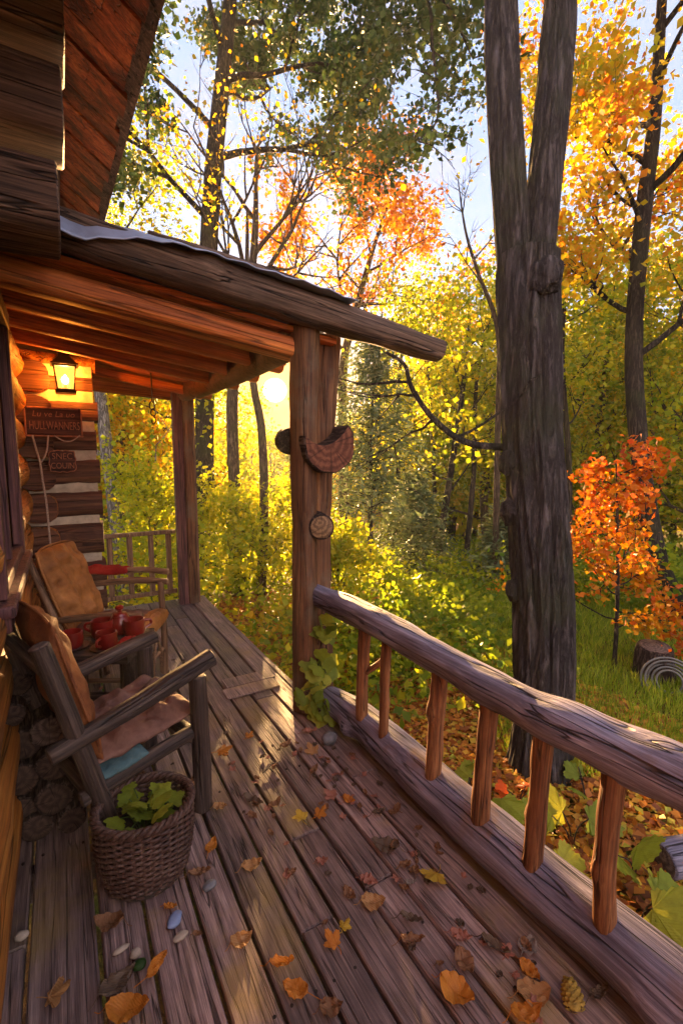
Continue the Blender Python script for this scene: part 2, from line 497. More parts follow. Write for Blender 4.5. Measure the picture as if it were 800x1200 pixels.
M['cushion_rust'] = cloth('rust_cushion_cloth', (.09, .028, .012), (.28, .095, .03), rough=.7)
M['cushion_plum'] = cloth('plum_seat_cloth', (.09, .045, .036), (.25, .13, .095), rough=.8)
M['cloth_teal'] = cloth('teal_seat_cloth', (.035, .075, .085), (.09, .16, .17))
M['cloth_red'] = cloth('red_blanket_cloth', (.20, .012, .010), (.42, .035, .022))
M['mug_red'] = plain('red_glaze', (.16, .008, .005), .28, 0, 9, .35, .1, .6)
M['saucer'] = plain('dark_saucer_glaze', (.06, .03, .028), .3, 0, 12, .3, .1, .5)
M['rope'] = plain('pale_cord_fibre', (.34, .25, .19), .9, 0, 90, .4, .5)
M['sign'] = wood('sign_board_wood', (.035, .014, .010), (.09, .032, .02), (.16, .06, .035), axis=0, gs=1.5, bump=.5)
M['sign_letter'] = plain('sign_letter_paint', (.30, .11, .05), .7, 0, 40, .3, .2)
M['wicker'] = wood('wicker_cane', (.026, .012, .008), (.085, .042, .030), (.20, .12, .09), gs=3, rough=.42, bump=.4, crack=.2)
M['soil'] = plain('dark_potting_soil', (.03, .022, .016), .95, 0, 60, .5, 1)
M['stone_gray'] = plain('gray_pebble_stone', (.13, .13, .14), .6, 0, 30, .3, .3)
M['stone_blue'] = plain('blue_pebble_stone', (.17, .22, .36), .45, 0, 30, .2, .2)
M['stone_pale'] = plain('pale_pebble_stone', (.30, .24, .18), .6, 0, 40, .3, .3)
M['cone'] = plain('pine_cone_scale', (.36, .25, .05), .6, 0, 50, .5, .5)
M['cone_dark'] = plain('brown_cone_scale', (.22, .10, .045), .6, 0, 50, .5, .5)
M['hose'] = plain('pale_hose_rubber', (.10, .095, .09), .35, 0, 8, .2, .1)
M['stump'] = bark('stump_bark', (.055, .035, .028), (.13, .085, .07), 1.4)
M['bark_big'] = bark('furrowed_gray_bark', (.06, .050, .050), (.125, .105, .105), .8, moss=(.06, .066, .036), bump=1.0)
M['bark_dark'] = bark('dark_tree_bark', (.035, .027, .022), (.095, .072, .055), 1.2, moss=(.05, .055, .02))
M['bark_brown'] = bark('brown_tree_bark', (.075, .05, .034), (.18, .125, .085), 1.3, moss=(.07, .075, .03))
M['bark_pale'] = bark('pale_tree_bark', (.15, .13, .115), (.40, .37, .34), 1.3)
M['leaf_green'] = leafmat('green_leaves', [(0, (.025, .065, .012)), (.6, (.075, .13, .025)), (.85, (.15, .18, .025)), (1, (.36, .26, .03))], .22)
M['leaf_yellow'] = leafmat('yellow_green_leaves', [(0, (.10, .20, .012)), (.4, (.30, .38, .018)), (.75, (.56, .52, .018)), (1, (.66, .40, .015))], .64)
M['leaf_gold'] = leafmat('golden_leaves', [(0, (.30, .34, .02)), (.4, (.60, .46, .015)), (.8, (.68, .32, .010)), (1, (.60, .16, .010))], .64)
M['leaf_orange'] = leafmat('orange_leaves', [(0, (.58, .34, .006)), (.45, (.56, .17, .004)), (.8, (.54, .085, .004)), (1, (.40, .035, .004))], .45)
M['leaf_lime'] = leafmat('lime_leaves', [(0, (.12, .18, .02)), (.5, (.28, .34, .03)), (1, (.48, .46, .05))], .5, .5, 40)
M['needle'] = leafmat('conifer_needles', [(0, (.06, .10, .055)), (.6, (.13, .18, .085)), (1, (.24, .26, .09))], .35)
M['grass'] = leafmat('lawn_grass', [(0, (.13, .22, .012)), (.6, (.30, .42, .025)), (1, (.52, .52, .06))], .5)
M['litter'] = leafmat('leaf_litter', [(0, (.16, .055, .02)), (.3, (.42, .13, .02)), (.6, (.60, .24, .025)), (.85, (.66, .44, .04)), (1, (.34, .38, .04))], .3)
M['dl_brown'] = leafmat('dry_brown_leaf', [(0, (.16, .075, .035)), (1, (.27, .13, .06))], .15, .55, 60)
M['dl_dark'] = leafmat('dark_brown_leaf', [(0, (.075, .05, .035)), (1, (.14, .09, .055))], .1, .55, 60)
M['dl_tan'] = leafmat('tan_dry_leaf', [(0, (.36, .17, .065)), (1, (.46, .26, .10))], .2, .5, 60)
M['dl_orange'] = leafmat('orange_dry_leaf', [(0, (.46, .15, .02)), (1, (.56, .22, .03))], .25, .45, 60)
M['dl_yellow'] = leafmat('yellow_dry_leaf', [(0, (.48, .30, .03)), (1, (.58, .40, .05))], .25, .45, 60)
M['dl_pink'] = leafmat('reddish_dry_leaf', [(0, (.30, .11, .075)), (1, (.36, .16, .11))], .15, .55, 60)
M['dl_gray'] = leafmat('gray_dry_leaf', [(0, (.20, .17, .15)), (1, (.30, .25, .22))], .1, .6, 60)

def glass(name, col, rough=.05):
    t = NT(name)
    b = t.n('BsdfPrincipled'); b.inputs['Base Color'].default_value = (*col, 1); b.inputs['Roughness'].default_value = rough
    b.inputs['Specular IOR Level'].default_value = .6
    nz = t.noise(t.objvec(), 3.0, 3); bp = t.n('Bump'); bp.inputs['Strength'].default_value = .05; t.l(nz, bp.inputs['Height']); t.l(bp.outputs[0], b.inputs['Normal'])
    t.l(b.outputs[0], t.out.inputs['Surface']); return t.m
M['pane'] = glass('dark_window_glass', (.012, .010, .016))
def lampglass():
    t = NT('amber_lantern_glass')
    b = t.n('BsdfTransparent'); b.inputs['Color'].default_value = (1, .72, .36, 1)
    g = t.n('BsdfGlossy'); g.inputs['Roughness'].default_value = .15
    e = t.n('Emission'); e.inputs['Color'].default_value = (1, .42, .08, 1); e.inputs['Strength'].default_value = .12
    m = t.n('MixShader'); m.inputs[0].default_value = .08; t.l(b.outputs[0], m.inputs[1]); t.l(g.outputs[0], m.inputs[2])
    a = t.n('AddShader'); t.l(m.outputs[0], a.inputs[0]); t.l(e.outputs[0], a.inputs[1])
    t.l(a.outputs[0], t.out.inputs['Surface']); return t.m
M['lamp_glass'] = lampglass()
def emit(name, col, s):
    t = NT(name); e = t.n('Emission'); e.inputs['Color'].default_value = (*col, 1); e.inputs['Strength'].default_value = s
    t.l(e.outputs[0], t.out.inputs['Surface']); return t.m
M['bulb'] = emit('glowing_bulb', (1, .62, .18), 9)

# ------------------------------------------------------------------ ground (one sheet to the horizon)
def smooth(a, b, x):
    t = min(1, max(0, (x - a) / (b - a))); return t * t * (3 - 2 * t)
def gz(x, y):
    r = math.hypot(x, y)
    z = -.46 - .12 * smooth(1.5, 5, r) - .11 * max(0, min(r, 32) - 7.5) + .13 * max(0, min(r, 150) - 48)
    z += .07 * noise.noise((x * .45, y * .45, 2.0)) + .45 * smooth(8, 25, r) * noise.noise((x * .09, y * .09, 5.0))
    return z
def gmat():
    t = NT('forest_floor')
    v = t.objvec(False)
    a = t.noise(v, 3.2, 7, .68); b = t.noise(v, 24, 5, .7); c = t.noise(v, .35, 4, .55)
    col = t.ramp(b, [(.28, (.03, .018, .010)), (.45, (.11, .05, .018)), (.6, (.22, .10, .025)), (.75, (.30, .19, .04))])
    grass = t.ramp(b, [(.3, (.05, .085, .012)), (.7, (.17, .23, .03))])
    col = t.mix(t.mr(t.math('ADD', a, t.math('MULTIPLY', c, .9)), .86, 1.08), col, grass)
    t.bsdf(col, .95, t.math('ADD', a, b), .8, .06, .1)
    return t.m
M['ground'] = gmat()
ax = [0.0]
while ax[-1] < 420: ax.append(ax[-1] + max(.35, ax[-1] * .07))
axis = [-a for a in reversed(ax[1:])] + ax
gv = [(x + 2, y + 2, gz(x + 2, y + 2)) for y in axis for x in axis]
n = len(axis)
gf = [(j*n+i, j*n+i+1, (j+1)*n+i+1, (j+1)*n+i) for j in range(n-1) for i in range(n-1)]
me = bpy.data.meshes.new('ground'); me.from_pydata(gv, [], gf); me.materials.append(M['ground'])
me.polygons.foreach_set('use_smooth', [True] * len(gf))
tag(link_mesh('ground', me), kind='structure')

# ------------------------------------------------------------------ haze: one box of pale air round the place
hb = MB(); hb.box((-40, -12, -9), (75, 85, 16))
t_ = NT('morning_air'); vp = t_.n('VolumePrincipled'); vp.inputs['Color'].default_value = (.95, .95, .92, 1); vp.inputs['Density'].default_value = .0009; vp.inputs['Anisotropy'].default_value = .4
t_.l(vp.outputs[0], t_.out.inputs['Volume'])
tag(hb.build('haze', t_.m, smooth=False), kind='stuff')

# ------------------------------------------------------------------ porch deck
rnd = random.Random(4)
edges = [-.47, -.335, -.185, .02, .165, .325, .465, .605, .74, .885, 1.02, 1.165, 1.305]
mb = MB(); q = 0
for a, b in zip(edges, edges[1:]):
    y = -1.4; first = True
    while y < 5.44:
        ln = rnd.uniform(2.2, 4.2) if not first else rnd.uniform(2.6, 5.0)
        y2 = min(5.45, y + ln)
        if 5.45 - y2 < .6: y2 = 5.45
        dz = rnd.uniform(-.004, .003)
        mb.rbox((a + .0065, y + .002, -.04 + dz), (b - .0065, y2 - .002, 0.0 + dz), .005, 0, rnd.random(), 26, .0045, q)
        y = y2; first = False; q += 1
mb.rbox((1.302, 2.7, -.20), (1.345, 5.47, .002), .005, 0, .4, 10, .003, 77)
mb.rbox((1.301, -1.4, -.20), (1.45, 2.69, -.012), .005, 0, .5, 10, .003, 78)
mb.rbox((-.47, 5.455, -.20), (1.31, 5.49, -.006), .005, 0, .3, 8, .003, 79)
# short replaced boards laid flush over the old ones by the post
mb.rbox((.86, 2.96, .001), (1.235, 3.10, .012), .004, 0, .95, 6, .002, 80)
mb.rbox((.90, 3.105, .001), (1.26, 3.25, .012), .004, 0, .85, 6, .002, 81)
for yy in (-.9, .1, 1.1, 2.1, 3.1, 4.1, 5.1): mb.box((-.47, yy, -.17), (1.30, yy + .05, -.045), 0, 0.1)
for a, b in zip(edges, edges[1:]):
    for yy in (-.875, .125, 1.125, 2.125, 3.125, 4.125, 5.125):
        for px in (a + .032, b - .032):
            cx_, cy_ = px + rnd.uniform(-.006, .006), yy + rnd.uniform(-.012, .012)
            mb.add([(cx_ + .0055 * math.cos(q_), cy_ + .0055 * math.sin(q_), .0012) for q_ in [i * math.pi / 4 for i in range(8)]] + [(cx_ + .0055 * math.cos(q_), cy_ + .0055 * math.sin(q_), -.02) for q_ in [i * math.pi / 4 for i in range(8)]], [tuple(range(8))] + [(i, i + 8, (i + 1) % 8 + 8, (i + 1) % 8) for i in range(8)], 1)
tag(mb.build('porch_deck', [M['deck'], M['iron']], tint=True), kind='structure')

# ------------------------------------------------------------------ log cabin with its porch roof
cabin = thing('log_cabin', 'honey brown log cabin with dark window and sloping porch roof', 'cabin', (-.36, 2.6, 0))
WX = -.36; rows = 14; sp = .272
mb = MB()
for k in range(rows):
    z = .135 + sp * k; r = .150 + rnd.uniform(-.006, .006)
    spans = [(-2.2, 4.62)]
    if z + .1 > 1.02 and z - .1 < 2.30: spans = [(-2.2, 2.18), (3.32, 4.62)]
    for a, b in spans:
        m = 26
        mb.tube([(WX + rnd.uniform(-.006, .006), a + (b - a) * i / m, z + .012 * noise.noise((i * .4, k, 1))) for i in range(m + 1)], r, 18, 0, .5, True, 1, .10, k * 1.3)
wall = mb.build('wall', [M['cabin'], M['end']], cabin)
mb = MB()
mb.box((WX - .06, -2.2, .0), (WX + .085, 2.17, 3.8)); mb.box((WX - .06, 3.33, 0), (WX + .085, 4.6, 3.8))
mb.box((WX - .06, 2.17, 0), (WX + .085, 3.33, 1.0)); mb.box((WX - .06, 2.17, 2.32), (WX + .085, 3.33, 3.8))
mb.build('chinking', M['chink'], wall, smooth=False)
# return wall beside the lantern
mb = MB(); ch = MB()
zs = [0.0, .22, .475, .735, 1.063, 1.336, 1.607, 1.854, 2.095, 2.30]
for k, (a, b) in enumerate(zip(zs, zs[1:])):
    xe = .285 + rnd.uniform(-.018, .014)
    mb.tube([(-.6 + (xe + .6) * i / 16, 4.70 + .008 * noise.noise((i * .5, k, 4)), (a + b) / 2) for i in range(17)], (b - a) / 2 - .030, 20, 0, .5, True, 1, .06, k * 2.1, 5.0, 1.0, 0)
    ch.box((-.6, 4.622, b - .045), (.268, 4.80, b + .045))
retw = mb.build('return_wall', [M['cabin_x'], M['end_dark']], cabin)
ch.build('chinking', M['chink'], retw, smooth=False)
mb = MB()
for k in range(9):
    z = .13 + .262 * k
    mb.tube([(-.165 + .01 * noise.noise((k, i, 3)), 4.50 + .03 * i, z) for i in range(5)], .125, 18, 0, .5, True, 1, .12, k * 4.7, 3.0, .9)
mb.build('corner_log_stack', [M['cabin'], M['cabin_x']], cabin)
mb = MB(); mb.tube([(-.6, 4.70, 2.40), (.30, 4.70, 2.36)], .07, 16, 0, .5, True, 0, .05, 3, 4.0); mb.build('wall_plate', M['cabin'], cabin)
# window
mb = MB()
mb.rbox((WX + .10, 2.18, 1.05), (WX + .155, 2.26, 2.30), .006); mb.rbox((WX + .10, 3.235, 1.05), (WX + .155, 3.32, 2.30), .006)
mb.rbox((WX + .10, 2.18, 2.30), (WX + .16, 3.32, 2.39), .006); mb.rbox((WX + .10, 2.27, 1.052), (WX + .15, 3.23, 1.10), .006)
mb.rbox((WX + .105, 2.72, 1.11), (WX + .135, 2.76, 2.295), .005)
mb.rbox((WX + .105, 3.19, 1.11), (WX + .14, 3.232, 2.295), .005)
wf = mb.build('window', M['frame'], cabin)
mb = MB(); mb.box((WX + .07, 2.2, 1.06), (WX + .10, 3.31, 2.31)); mb.build('pane', M['pane'], wf, smooth=False)
mb = MB(); mb.rbox((WX + .06, 2.10, 1.0), (WX + .185, 3.40, 1.045), .008); mb.rbox((WX + .06, 2.14, .93), (WX + .165, 3.36, .998), .008); mb.build('sill', M['frame'], wf)
# log ends carrying the upper gable
cor = [(2.365, 2.752, .052), (2.756, 3.07, .085), (3.075, 3.40, .105), (3.405, 3.72, -.2)]
for k, (a, b, x) in enumerate(cor):
    log('corbel_log', [(-.95, 2.31 + .01 * k, (a + b) / 2), (x, 2.31 + .01 * k, (a + b) / 2 - .004)], (b - a) / 2 * .985, [M['corbel'], M['end_dark']], cabin, 28, 14, .05, 0.0, 3.3 + k, 6.0, .82 if k else .70, 0.0, (), .05, 3.0)
# main roof: boards of the eave
def rz(x, y): return 3.13 + .10 * (y - 1.89) + (.35 - x) * .72
mb = MB(); y = .3; k = 0
while y < 5.6:
    w = rnd.uniform(.13, .19); dz = rnd.uniform(0, .02); x1 = .35 + rnd.uniform(-.012, .012)
    vs = [(x1, y, rz(x1, y) + dz), (x1, y + w - .006, rz(x1, y + w) + dz), (-1.6, y + w - .006, rz(-1.6, y + w) + dz), (-1.6, y, rz(-1.6, y) + dz)]
    mb.add(vs + [(a, b, c + .03) for a, b, c in vs], [(3,2,1,0),(4,5,6,7),(0,1,5,4),(1,2,6,5),(2,3,7,6),(3,0,4,7)], 0, rnd.random())
    y += w; k += 1
er = mb.build('main_roof', M['eave'], cabin, smooth=False, tint=True)
mb = MB()
vs = [(.40, .3, rz(.40, .3) + .056), (.40, 5.6, rz(.40, 5.6) + .056), (-1.6, 5.6, rz(-1.6, 5.6) + .056), (-1.6, .3, rz(-1.6, .3) + .056)]
mb.add(vs + [(a, b, c + .05) for a, b, c in vs], [(3,2,1,0),(4,5,6,7),(0,1,5,4),(1,2,6,5),(2,3,7,6),(3,0,4,7)])
mb.build('shingle_layer', M['rake'], er, smooth=False)
log('purlin', [(.03, .3, 3.16), (.03, 5.55, 3.66)], .085, [M['corbel'], M['end_dark']], cabin, 16, 10, .06, 0, 2.0)
# porch roof
def uz(x): return 2.455 - .14 * (x - .07)
mb = MB(); y = 2.56; k = 0
while y < 5.6:
    w = rnd.uniform(.15, .21); dz = rnd.uniform(0, .012)
    x0, x1 = -.30, 1.44 + rnd.uniform(-.03, .03)
    vs = [(x0, y, uz(x0) + dz), (x1, y, uz(x1) + dz), (x1, y + w - .008, uz(x1) + dz), (x0, y + w - .008, uz(x0) + dz)]
    mb.add(vs + [(a, b, c + .028) for a, b, c in vs], [(3,2,1,0),(4,5,6,7),(0,1,5,4),(1,2,6,5),(2,3,7,6),(3,0,4,7)], 0, rnd.random())
    y += w
pr = mb.build('porch_roof', M['soffit'], cabin, smooth=False, tint=True)
# metal covering that sags over the near edge
mb = MB(); nx, ny = 34, 14
for j in range(ny + 1):
    for i in range(nx + 1):
        x = -.20 + 1.68 * i / nx; yy = 2.335 + (5.58 - 2.335) * (j / ny) ** 2.2
        d = .15 * math.exp(-max(0, x - .15) / .30) + .014
        t = max(0, (2.52 - yy) / .185)
        mb.v.append((x, yy + .01 * math.sin(x * 9), uz(x) + .215 - .12 * smooth(2.52, 2.8, yy) - d * t ** 2 + .006 * math.sin(x * 40) * t))
for j in range(ny):
    for i in range(nx):
        a = j * (nx + 1) + i; mb.f.append((a, a + 1, a + nx + 2, a + nx + 1)); mb.mi.append(0); mb.t.append(.5)
ms = mb.build('metal_sheet', M['metal_sheet'], pr)
sol = ms.modifiers.new('thickness', 'SOLIDIFY'); sol.thickness = .006
log('rake_log', [(.02, 2.49, 2.575), (.6, 2.50, 2.50), (1.3, 2.49, 2.405), (2.17, 2.47, 2.285)], (.105, .115, .115, .088), [M['rake'], M['end_dark']], pr, 26, 14, .15, .012, 5.2, 2.6, .8, .2, ((.62, 1.6, .25, .07), (.3, 2.4, .2, .08)), .1, 4.0)
log('edge_board', [(.42, 2.56, 2.625), (1.0, 2.55, 2.56), (1.44, 2.54, 2.49)], (.055, .062, .058), [M['rake'], M['end_dark']], pr, 18, 12, .12, .01, 8.1, 3.0, .9, .3)
log('rafter', [(-.28, 2.64, uz(-.28) - .085), (1.30, 2.64, uz(1.30) - .075)], .085, [M['rafter'], M['end_dark']], pr, 18, 12, .05, .0, 4.0, 4.0, .7)
for k, yy in enumerate((3.15, 3.62, 4.10, 4.95)):
    log('rafter', [(-.28, yy, uz(-.28) - .058), (1.36, yy, uz(1.36) - .058)], .056, [M['rafter'], M['end_dark']], pr, 14, 8, .05, .0, 5.0 + k, 4.0, .8)
log('eave_beam', [(1.21, 2.62, 2.265), (1.19, 4.0, 2.245), (1.15, 5.45, 2.275)], (.10, .095, .10), [M['cabin_x'], M['end']], pr, 20, 12, .08, .006, 6.4)
log('end_beam', [(-.3, 5.40, 2.36), (1.15, 5.40, 2.26)], .075, [M['rafter'], M['end']], pr, 16, 10, .07, .004, 7.7, 3.0)
# posts
near_post = log('porch_post', [(1.262, 2.60, .0), (1.258, 2.60, 1.2), (1.262, 2.58, 2.34)], (.075, .066, .080), [M['post'], M['end_dark']], cabin, 22, 14, .09, .012, 9.1, 3.0, 1.0, .5, ((.55, 3.9, .15, .06),))
log('porch_post', [(1.435, 2.73, -.1), (1.43, 2.74, 1.2), (1.46, 2.72, 2.34)], (.085, .082, .105), [M['post'], M['end_dark']], cabin, 22, 14, .08, .012, 2.7)
timber('porch_post', (1.03, 5.20, 0), (1.125, 5.30, 2.27), M['frame'], cabin, .008, .003, 2)
timber('porch_post', (1.128, 5.19, 0), (1.225, 5.31, 2.27), M['post'], cabin, .008, .003, 3)
timber('post_trim', (1.228, 5.22, 0), (1.25, 5.30, 2.25), M['chair_tan'], cabin, .004, .002, 4)
# notched log end with a hollow saddle, and the round stub below it
cx, cz, rr = 1.372, 1.672, .172
pl = []
for i in range(25):
    a = R(42) - R(238) * i / 24; pl.append((cx + rr * math.cos(a) * (1 + .03 * math.sin(i * 1.1)), cz + rr * math.sin(a) * (1 + .02 * math.sin(i * 1.7))))
ex, ez = pl[-1]; sx, sz = pl[0]
for i in range(1, 10):
    t = i / 10; pl.append((ex + (sx - ex) * t, ez + (sz - ez) * t - .085 * math.sin(math.pi * t) ** .8 ))
npz = len(pl)
mb = MB()
mb.add([(x, 2.485, z) for x, z in pl] + [(x, 2.66, z) for x, z in pl], [(i, i + npz, (i + 1) % npz + npz, (i + 1) % npz) for i in range(npz)], 1)
cxm, czm = sum(p[0] for p in pl) / npz, cz - .03
ins = [(cxm + (x - cxm) * .94, czm + (z - czm) * .94) for x, z in pl]
b0 = len(mb.v)
mb.add([(x, 2.474, z) for x, z in ins], [tuple(range(npz))], 0)
mb.add([(x, 2.485, z) for x, z in pl] + [(x, 2.474, z) for x, z in ins], [(i, (i + 1) % npz, (i + 1) % npz + npz, i + npz) for i in range(npz)], 1)
Mb = Matrix.Translation((cx, 2.48, cz)) @ Matrix.Rotation(R(90), 4, 'X')
mb.build('notched_log_end', [M['bowl_end'], M['stump']], cabin, Mb)
log('log_end', [(1.24, 2.80, 1.70), (1.195, 2.64, 1.69)], .080, [M['stump'], M['stump']], cabin, 18, 5, .06, 0, 3.0)
log('log_end', [(1.385, 2.70, 1.185), (1.325, 2.50, 1.180)], .078, [M['stump'], M['end']], cabin, 22, 6, .06, 0, 5.0, 2.0, 1.0, 0, (), .14)

# ------------------------------------------------------------------ railings
rl = thing('log_railing', 'long weathered gray log railing with knobbly handrail along the right deck edge', 'railing', (1.38, 1.2, 0))
log('handrail', [(1.315, 2.66, .735), (1.37, 2.2, .735), (1.385, 1.6, .728), (1.38, 1.12, .720), (1.38, .80, .735), (1.39, .50, .745), (1.385, -.2, .74), (1.39, -1.3, .75)], (.062, .068, .065, .063, .070, .076, .076, .076), [M['rail'], M['end']], rl, 30, 14, .16, .012, 1.7, 2.3, 1.12, .3, ((.36, 3.4, .14, .09), (.2, 5.0, .14, .05), (.43, 2.9, .16, .12), (.5, 4.4, .12, .06)), .15, 5.0)
log('bottom_log', [(1.365, 2.50, .085), (1.40, 2.1, .10), (1.385, 1.4, .105), (1.39, .9, .105), (1.40, .5, .11), (1.39, -1.3, .11)], (.086, .098, .106, .104, .106, .11), [M['rail'], M['end']], rl, 30, 16, .10, .014, 6.1, 2.0, 1.0, .0, ((.52, 3.3, .25, .07), (.08, 3.6, .35, .05), (.30, 4.6, .2, .05)), .15, 4.0)
for k, (y, r, dx) in enumerate([(2.085, .034, .0), (1.885, .026, .0), (1.505, .036, .01), (1.215, .036, .0), (.985, .035, .01), (.722, .034, .0), (.40, .034, 0), (.1, .034, 0), (-.25, .034, 0), (-.6, .034, 0), (-1.0, .034, 0)]):
    kn = ((.6, 1.0, .5, .04),) if k in (0, 2) else ((.35, 4.0, .3, .03),)
    b = log('baluster', [(1.352, y, .165), (1.358 + dx * 1.5, y + .006, .42), (1.368 + dx, y, .69)], (r, r * .92, r * 1.06), [M['rail_warm'], M['end']], rl, 16, 10, .16, .016, k * 1.9 + .5, 2.0, 1.0, k, kn, .1, 9.0)
    if k == 0: log('broken_branch', [(1.36, 2.08, .43), (1.42, 2.02, .50), (1.45, 2.0, .56)], (.018, .015, .012), [M['rail_warm'], M['end']], b, 10, 4, .1, 0, 3)
fr = thing('end_railing', 'short tan rail with square balusters closing the far porch end', 'railing', (.66, 5.4, 0))
timber('top_rail', (.24, 5.36, .765), (1.04, 5.43, .805), M['chair_tan'], fr, .006, .002, 1)
timber('bottom_rail', (.24, 5.375, .10), (1.04, 5.415, .145), M['chair_tan'], fr, .005, .002, 2)
for k, x in enumerate((.36, .55, .76, .94)):
    timber('baluster', (x, 5.372, .147), (x + .052, 5.418, .763), M['chair_tan'], fr, .005, .002, 3 + k)
# ------------------------------------------------------------------ lantern, signs, cord, hook
lan = thing('lantern', 'lit iron wall lantern glowing amber on the log wall under the porch roof', 'lantern', (.071, 4.52, 2.10))
lx, ly = .071, 4.43
def frustum(mb, cx, cy, z0, z1, a0, a1, mi=0):
    v = [(cx + sx * a0, cy + sy * a0, z0) for sx, sy in ((-1,-1),(1,-1),(1,1),(-1,1))] + [(cx + sx * a1, cy + sy * a1, z1) for sx, sy in ((-1,-1),(1,-1),(1,1),(-1,1))]
    mb.add(v, [(3,2,1,0),(4,5,6,7),(0,1,5,4),(1,2,6,5),(2,3,7,6),(3,0,4,7)], mi)
mb = MB()
frustum(mb, lx, ly, 2.095, 2.115, .070, .075)
frustum(mb, lx, ly, 2.115, 2.125, .062, .062)
for sx in (-1, 1):
    for sy in (-1, 1):
        v0 = Vector((lx + sx * .056, ly + sy * .056, 2.122)); v1 = Vector((lx + sx * .074, ly + sy * .074, 2.298))
        mb.tube([v0, v1], .0055, 6)
for zz, a in ((2.296, .078), (2.21, .0665)):
    if zz > 2.25: frustum(mb, lx, ly, zz, zz + .012, a, a + .004)
mb.build('cage', M['iron'], lan)
mb = MB(); frustum(mb, lx, ly, 2.309, 2.325, .098, .09); frustum(mb, lx, ly, 2.326, 2.385, .082, .030); frustum(mb, lx, ly, 2.386, 2.43, .027, .02); frustum(mb, lx, ly, 2.431, 2.445, .032, .012)
mb.build('lantern_roof', M['iron'], lan)
mb = MB()
for sx, sy in ((1, 0), (-1, 0), (0, 1), (0, -1)):
    px, py = -sy, sx
    lo, hi = .055, .0725
    q = [(lx + sx * lo + px * lo, ly + sy * lo + py * lo, 2.128), (lx + sx * lo - px * lo, ly + sy * lo - py * lo, 2.128), (lx + sx * hi - px * hi, ly + sy * hi - py * hi, 2.294), (lx + sx * hi + px * hi, ly + sy * hi + py * hi, 2.294)]
    mb.add(q, [(0, 1, 2, 3)])
mb.build('glass', M['lamp_glass'], lan, smooth=False)
mb = MB(); mb.tube([(lx, ly, 2.13), (lx, ly, 2.165)], .014, 10); mb.build('candle_socket', M['stone_pale'], lan)
mb = MB(); mb.tube([(lx, ly, 2.167 + .075 * t) for t in (0, .1, .25, .45, .65, .85, 1)], [.006, .016, .022, .024, .018, .010, .002], 12); mb.build('bulb', M['bulb'], lan)
mb = MB(); mb.tube([(lx, ly + .02, 2.40), (lx, 4.56, 2.41)], .012, 8); mb.rbox((lx - .04, 4.545, 2.15), (lx + .04, 4.575, 2.44), .006); mb.build('bracket', M['iron'], lan)
ld = bpy.data.lights.new('lantern_light', 'POINT'); ld.energy = 5.5; ld.color = (1, .38, .07); ld.shadow_soft_size = .03
lo_ = bpy.data.objects.new('lantern_light', ld); C.objects.link(lo_); lo_.parent = lan; lo_.location = (0, 4.43 - 4.52 - .0, .13)

def text_part(name, body, x, y, z, size, parent, mat, sx=1.0, shear=0.0):
    cu = bpy.data.curves.new(name, 'FONT'); cu.body = body; cu.size = size; cu.extrude = .003; cu.align_x = 'CENTER'; cu.align_y = 'CENTER'; cu.shear = shear; cu.resolution_u = 3
    o = bpy.data.objects.new(name, cu); C.objects.link(o)
    dg = bpy.context.evaluated_depsgraph_get()
    me2 = bpy.data.meshes.new_from_object(o.evaluated_get(dg))
    bpy.data.objects.remove(o); bpy.data.curves.remove(cu)
    me2.materials.clear(); me2.materials.append(mat)
    return link_mesh(name, me2, Matrix.Translation((x, y, z)) @ Matrix.Rotation(R(90), 4, 'X') @ Matrix.Diagonal((sx, 1, 1, 1)), parent)

s1 = thing('welcome_sign', 'larger dark carved wooden sign with two lines of letters hung below the lantern', 'sign', (-.02, 4.5, 1.77))
mb = MB(); mb.rbox((-.215, 4.455, 1.765), (.165, 4.478, 1.985), .008, warp=.002, cuts=8); mb.build('board', M['sign'], s1)
mb = MB()
for a, b in (((-.225, 4.45, 1.755), (.175, 4.462, 1.768)), ((-.20, 4.45, 1.972), (.15, 4.462, 1.986))): mb.rbox(a, b, .003)
mb.rbox((-.222, 4.45, 1.77), (-.21, 4.462, 1.97), .003); mb.rbox((.160, 4.45, 1.77), (.172, 4.462, 1.97), .003)
mb.build('border', M['sign_letter'], s1)
text_part('lettering', 'Lu ve La uo', -.025, 4.452, 1.93, .062, s1, M['sign_letter'], 1.0, .2)
text_part('lettering', 'HULLWANNERS', -.02, 4.452, 1.84, .092, s1, M['sign_letter'], .52)
s2 = thing('small_sign', 'smaller scalloped wooden sign with two short words below the larger sign', 'sign', (.016, 4.5, 1.47))
mb = MB()
pts = []
for i in range(48):
    a = 2 * math.pi * i / 48; k = (abs(math.cos(a)) ** 6 + abs(math.sin(a)) ** 6) ** (-1 / 6)
    pts.append((.016 + .094 * k * math.cos(a) + .004 * math.sin(a * 9), 1.562 + .088 * k * math.sin(a) + .004 * math.sin(a * 11)))
mb.add([(x, 4.458, z) for x, z in pts] + [(x, 4.48, z) for x, z in pts], [tuple(range(48)), tuple(range(95, 47, -1))] + [(i, (i + 1) % 48, (i + 1) % 48 + 48, i + 48) for i in range(48)])
mb.build('board', M['sign'], s2, smooth=False)
mb = MB(); mb.tube([(x * .97 + .016 * .03, 4.457, (z - 1.562) * .96 + 1.562) for x, z in pts + pts[:1]], .004, 5, cap=False); mb.build('border', M['sign_letter'], s2)
text_part('lettering', 'SNEC', .016, 4.456, 1.600, .070, s2, M['sign_letter'], .85)
text_part('lettering', 'COUIN', .016, 4.456, 1.525, .066, s2, M['sign_letter'], .78)
mb = MB()
